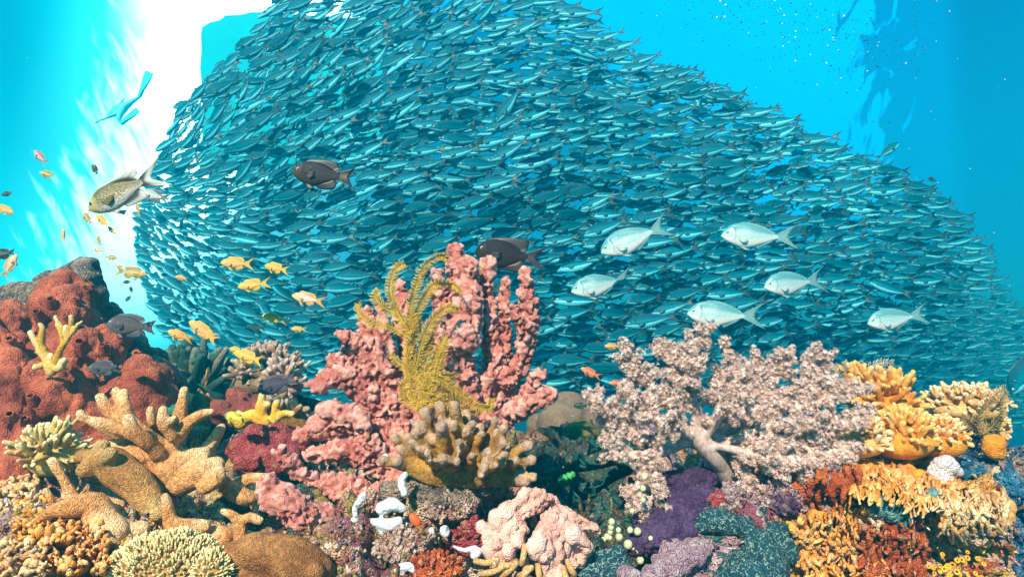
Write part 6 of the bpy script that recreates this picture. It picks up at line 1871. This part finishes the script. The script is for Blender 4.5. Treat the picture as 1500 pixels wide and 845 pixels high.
    L_ = [  # x, y, length, d, angle, skin, label, flip, yaw
        (349, 386, 50, 1.0, -3, A_OR, 'orange anthias with yellow tail lobes, top left of the pair over the antlers', 0, 0),
        (406, 393, 40, 1.05, -12, A_YE, 'slim tan anthias pointing up left, nearest the school centre', 0, 15),
        (373, 417, 48, 1.0, 8, A_YE, 'olive yellow anthias with tail raised under the bright orange one', 0, 0),
        (453, 438, 50, 0.98, -12, A_PK, 'whitish pink anthias with orange face left of the yellow feather star', 0, 0),
        (401, 466, 36, 1.05, -12, A_YE, 'small yellow anthias above the brown bushy coral', 0, 10),
        (377, 480, 26, 1.15, -10, A_PK, 'tiny salmon anthias left above the bushy coral', 0, 0),
        (438, 482, 22, 1.2, 0, A_YE, 'tiny pale yellow anthias right above the bushy coral', 0, 0),
        (264, 492, 38, 1.0, -22, A_OR, 'orange anthias swimming up left beside the stacked pair', 0, 0),
        (298, 484, 48, 0.97, -32, A_OR, 'front orange anthias of the overlapping pair', 0, 0),
        (303, 488, 44, 1.03, -36, A_PK, 'pinkish anthias hidden behind the front of the overlapping pair', 0, 0),
        (266, 407, 18, 1.3, -14, A_OR, 'tiny orange anthias at the edge of the school by the light gap', 0, 0),
        (366, 523, 50, 1.02, -14, A_YE, 'yellow green anthias hovering over the maroon sponge knob', 0, 8),
        (348, 513, 26, 1.10, -10, A_YE, 'yellow anthias peeking out behind the yellow green one', 0, 10),
        (303, 554, 30, 1.05, -80, A_OR, 'thin orange anthias seen head up over the dark green coral', 0, 35),
        (190, 399, 48, 0.95, 8, A_OL, 'olive brown anthias facing right above the grey damselfish', 1, 0),
        (177, 390, 12, 1.2, -10, A_OR, 'tiny orange anthias behind the olive brown one', 0, 0),
        (145, 353, 20, 1.05, -60, A_OL, 'small dusky anthias pointing up, upper of three above the rock peak', 0, 15),
        (144, 366, 20, 1.05, -25, A_PK, 'small pinkish anthias, middle of three above the rock peak', 0, 20),
        (162, 377, 20, 1.1, 6, A_OL, 'small olive anthias facing right, lowest of three above the rock peak', 1, 0),
        (129, 321, 27, 1.0, -45, A_OL, 'yellow brown anthias left under the chromis head', 0, 10),
        (152, 324, 32, 1.0, -35, A_YE, 'yellow anthias directly under the chromis chin', 0, 10),
        (165, 338, 18, 1.05, -40, A_OR, 'small orange anthias under the yellow one by the chromis', 0, 0),
        (93, 349, 28, 0.95, -70, A_OR, 'lone orange anthias pointing up in the turquoise water', 0, 25),
        (203, 309, 26, 1.05, -62, A_OL, 'olive anthias pointing up below the chromis tail', 0, 20),
        (60, 231, 32, 0.95, -40, A_GY, 'grey and white anthias with red cheek at the far left', 0, 10),
        (71, 256, 28, 1.0, -14, A_OL, 'olive anthias just under the red cheeked one', 0, 5),
        (5, 306, 32, 0.95, 25, A_OR, 'orange anthias cut by the left edge', 1, 0),
        (13, 390, 38, 0.90, -62, A_PK, 'pale salmon anthias turning upward at the left edge', 1, 8),
        (866, 546, 32, 1.35, -24, A_RD, 'red anthias left of the tree coral tips', 0, 0),
        (905, 561, 24, 1.4, 0, A_RD, 'dark red anthias half hidden by the tree coral', 0, 0),
        (800, 569, 26, 1.4, -14, A_PK, 'salmon anthias by the low right arm of the pink sponge', 0, 0),
        (898, 507, 24, 1.5, 0, A_OR, 'small golden anthias alone above the tree coral left tip', 0, 0),
    ]
    for px, py, L, d, a, sk, lab, fl, yw in L_:
        big = L > 30
        add_fish('anthias', 'anthias', sk, px, py, L * 1.04, d, a, lab, 'fish', an, yaw=yw, flip=bool(fl), bend=RNG.uniform(-.2, .2), nr=22 if big else 14, ns=16 if big else 12)
    sm = [(139, 248, 17, 1.2, -65, BK, 'tiny dark fish above the chromis head'), (10, 284, 16, 1.2, 10, BK, 'tiny dark fish above the left edge orange anthias'), (5, 372, 34, 1.0, 10, BK, 'blackish fish cut by the left edge above the salmon anthias'),
          (186, 413, 12, 1.4, 5, BK, 'tiny dark fish under the olive brown anthias'), (188, 437, 12, 1.5, 45, BK, 'tiny dark fish left in the light gap'), (192, 424, 10, 1.5, -70, BK, 'tiny dark fish right in the light gap'),
          (850, 594, 20, 1.6, 0, BK, 'small black fish in the gap left of the tree coral'), (1365, 263, 14, 3.2, -18, BK, 'small round dark fish beyond the school at the right')]
    for px, py, L, d, a, sk, lab in sm:
        add_fish('small_dark_fish', 'damsel' if L < 60 else 'scad', sk, px, py, L, d, a, lab, 'fish', nr=12, ns=10, eyes=False)
    add_fish('scad', 'scad', [scad_skin, scad_fin], 1299, 222, 44, 3.0, -35, 'lone slim fish diving steeply to the right outside the school', 'fish', flip=True, nr=16, ns=12, eyes=False, bend=0.1)
    add_fish('pale_fish', 'chub', [scad_skin, scad_fin], 1504, 535, 96, 2.6, 62, 'pale teal fish cut by the right edge above the reef end', 'fish', nr=18, ns=14)


# ------------------------------------------------------------------ up at the surface
def build_surface_things():
    # hull silhouette behind the school
    D = 11.5
    m_ = plain_mat('hull_hazed', (0.0, 0.46, 0.55), 0.8, 0.1, var=0.08, vs=2)  # turquoise veil of the water haze painted into the hull colour
    out_ = [(296, 40), (308, 33), (322, 30), (330, 23), (352, 22), (370, 18), (410, 20), (470, 24), (560, 30), (560, 240), (300, 240), (296, 190), (297, 140), (293, 100), (295, 70), (294, 52)]
    xy = np.array(out_, float)
    Vf = P(xy[:, 0], xy[:, 1], np.full(len(xy), D)); Vb = P(xy[:, 0], xy[:, 1] - 4, np.full(len(xy), D)) + np.array([0.1, 1.8, 0.25])
    n = len(xy); V = np.concatenate([Vf, Vb])
    F = [tuple(range(n))[::-1], tuple(range(n, 2 * n))] + [(i, (i + 1) % n, n + (i + 1) % n, n + i) for i in range(n)]
    V, c_ = recenter(V)
    o = link('boat_hull', mk_mesh('boat_hull', V, F, m_, smooth=False), None, c_)
    tag(o, 'haze washed square cornered hull silhouette at the bright surface behind the school', 'boat')
    # free diver with long fins, seen against the glare
    D = 11.0; k = pxs(D)
    skin = plain_mat('wetsuit', (0.10, 0.72, 0.80), 0.6, 0.3, var=0.1)  # suit colour lightened to turquoise, the washed look of haze painted in
    J = {'hip': (180, 158, 0, 7), 'chest': (172, 163, .1, 9), 'neck': (167, 166, .1, 3.5), 'head': (162, 168, .1, 5.2), 'sh1': (170, 167, 0, 4), 'el1': (158, 172, -.1, 2.6), 'ha1': (139, 180, -.2, 1.8), 'sh2': (175, 159, .2, 4), 'el2': (178, 150, .2, 2.6), 'ha2': (182, 144, .2, 1.8),
         'kn1': (192, 150, 0, 4), 'an1': (206, 141, .1, 2.4), 'kn2': (174, 172, -.1, 4), 'an2': (177, 181, -.1, 2.4)}
    E = [('hip', 'chest'), ('chest', 'neck'), ('neck', 'head'), ('chest', 'sh1'), ('sh1', 'el1'), ('el1', 'ha1'), ('chest', 'sh2'), ('sh2', 'el2'), ('el2', 'ha2'), ('hip', 'kn1'), ('kn1', 'an1'), ('hip', 'kn2'), ('kn2', 'an2')]
    S = [[(J[a][0], J[a][1], D + J[a][2], J[a][3]), (J[b][0], J[b][1], D + J[b][2], J[b][3])] for a, b in E]
    o = organic('person', S, 0.03, skin, ns=8, smooth_it=2)
    tag(o, 'free diver in a haze washed wetsuit swimming at the bright surface, arm stretched out', 'person')
    fm = plain_mat('fin_hazed', (0.02, 0.62, 0.74), 0.6, 0.3, var=0.1)  # fins carry the same painted haze tint as the suit
    for a, b, w0, w1, dd in (((204, 142), (219, 106), 3, 12, 0.1), ((177, 182), (202, 161), 3, 9, -.1)):
        a, b = np.array(a, float), np.array(b, float)
        ax = b - a; nn = np.array([-ax[1], ax[0]]) / np.linalg.norm(ax)
        mb = MB(); V = []
        for f, w in ((0, w0), (0.25, w0 * 1.4), (0.7, w1 * 0.9), (1, w1)):
            for s_, z in ((1, 0.03), (1, -0.03), (-1, -0.03), (-1, 0.03)):
                q = a + ax * f + nn * w * 0.5 * s_
                V.append(P(q[0], q[1], D + dd) + np.array([0, z * (1.2 - f), 0]))
        F = [(i * 4 + j, i * 4 + (j + 1) % 4, (i + 1) * 4 + (j + 1) % 4, (i + 1) * 4 + j) for i in range(3) for j in range(4)] + [(3, 2, 1, 0), (12, 13, 14, 15)]
        c_ = np.array(o.location)
        link('swim_fin', mk_mesh('swim_fin', np.array(V) - c_, F, fm, smooth=False), o)
    # drifting bubbles and specks, upper right
    rng = np.random.default_rng(13)
    mb = MB(); V0, F0 = ICO1
    for i in range(700):
        t = rng.random()
        px = 1010 + 330 * t + rng.normal(0, 45); py = 10 + 95 * t + rng.normal(0, 34) - 20
        if rng.random() < 0.08:
            px, py = rng.uniform(950, 1480), rng.uniform(0, 240)
        d = rng.uniform(4.2, 6.5); r = rng.uniform(0.4, 1.2) * pxs(d) * (1.4 if rng.random() < .1 else 1)
        mb.add(V0 * r * [1, 1, rng.uniform(.8, 1.7)] + P(px, py, d), F0, 1 if rng.random() < 0.10 else 0)
    o = link('bubbles', mb.mesh('bubbles', [plain_mat('bubble_dark', (0.005, 0.10, 0.20), 0.2, 0.5), plain_mat('bubble_bright', (0.8, 0.9, 0.9), 0.1, 0.8)]))
    tag(o, 'drift of tiny dark bubbles in the clear blue water', 'bubbles', kind='stuff')
    mb = MB()
    for i in range(170):
        px, py = rng.uniform(20, 1490), rng.uniform(80, 700); d = rng.uniform(0.5, 2.2); r = rng.uniform(0.35, 0.8) * pxs(d)
        mb.add(V0 * r + P(px, py, d), F0)
    o = link('drifting_specks', mb.mesh('drifting_specks', [plain_mat('speck', (0.6, 0.65, 0.6), 0.6, 0.3)]))
    tag(o, 'fine pale specks drifting in the water', 'specks', kind='stuff')
# ================================================================== BUILD
import time
_t = time.time()
def _lap(s):
    global _t
    print('LAP', s, round(time.time() - _t, 1)); _t = time.time()
REEF = build_reef(); _lap('reef')
build_left(); _lap('left')
build_back_left(); _lap('backleft')
build_centre(); _lap('centre')
build_right(); _lap('right')
build_growth(); _lap('growth')
build_school(); _lap('school')
build_fish(); _lap('fish')
build_surface_things(); _lap('surface')
build_haze()
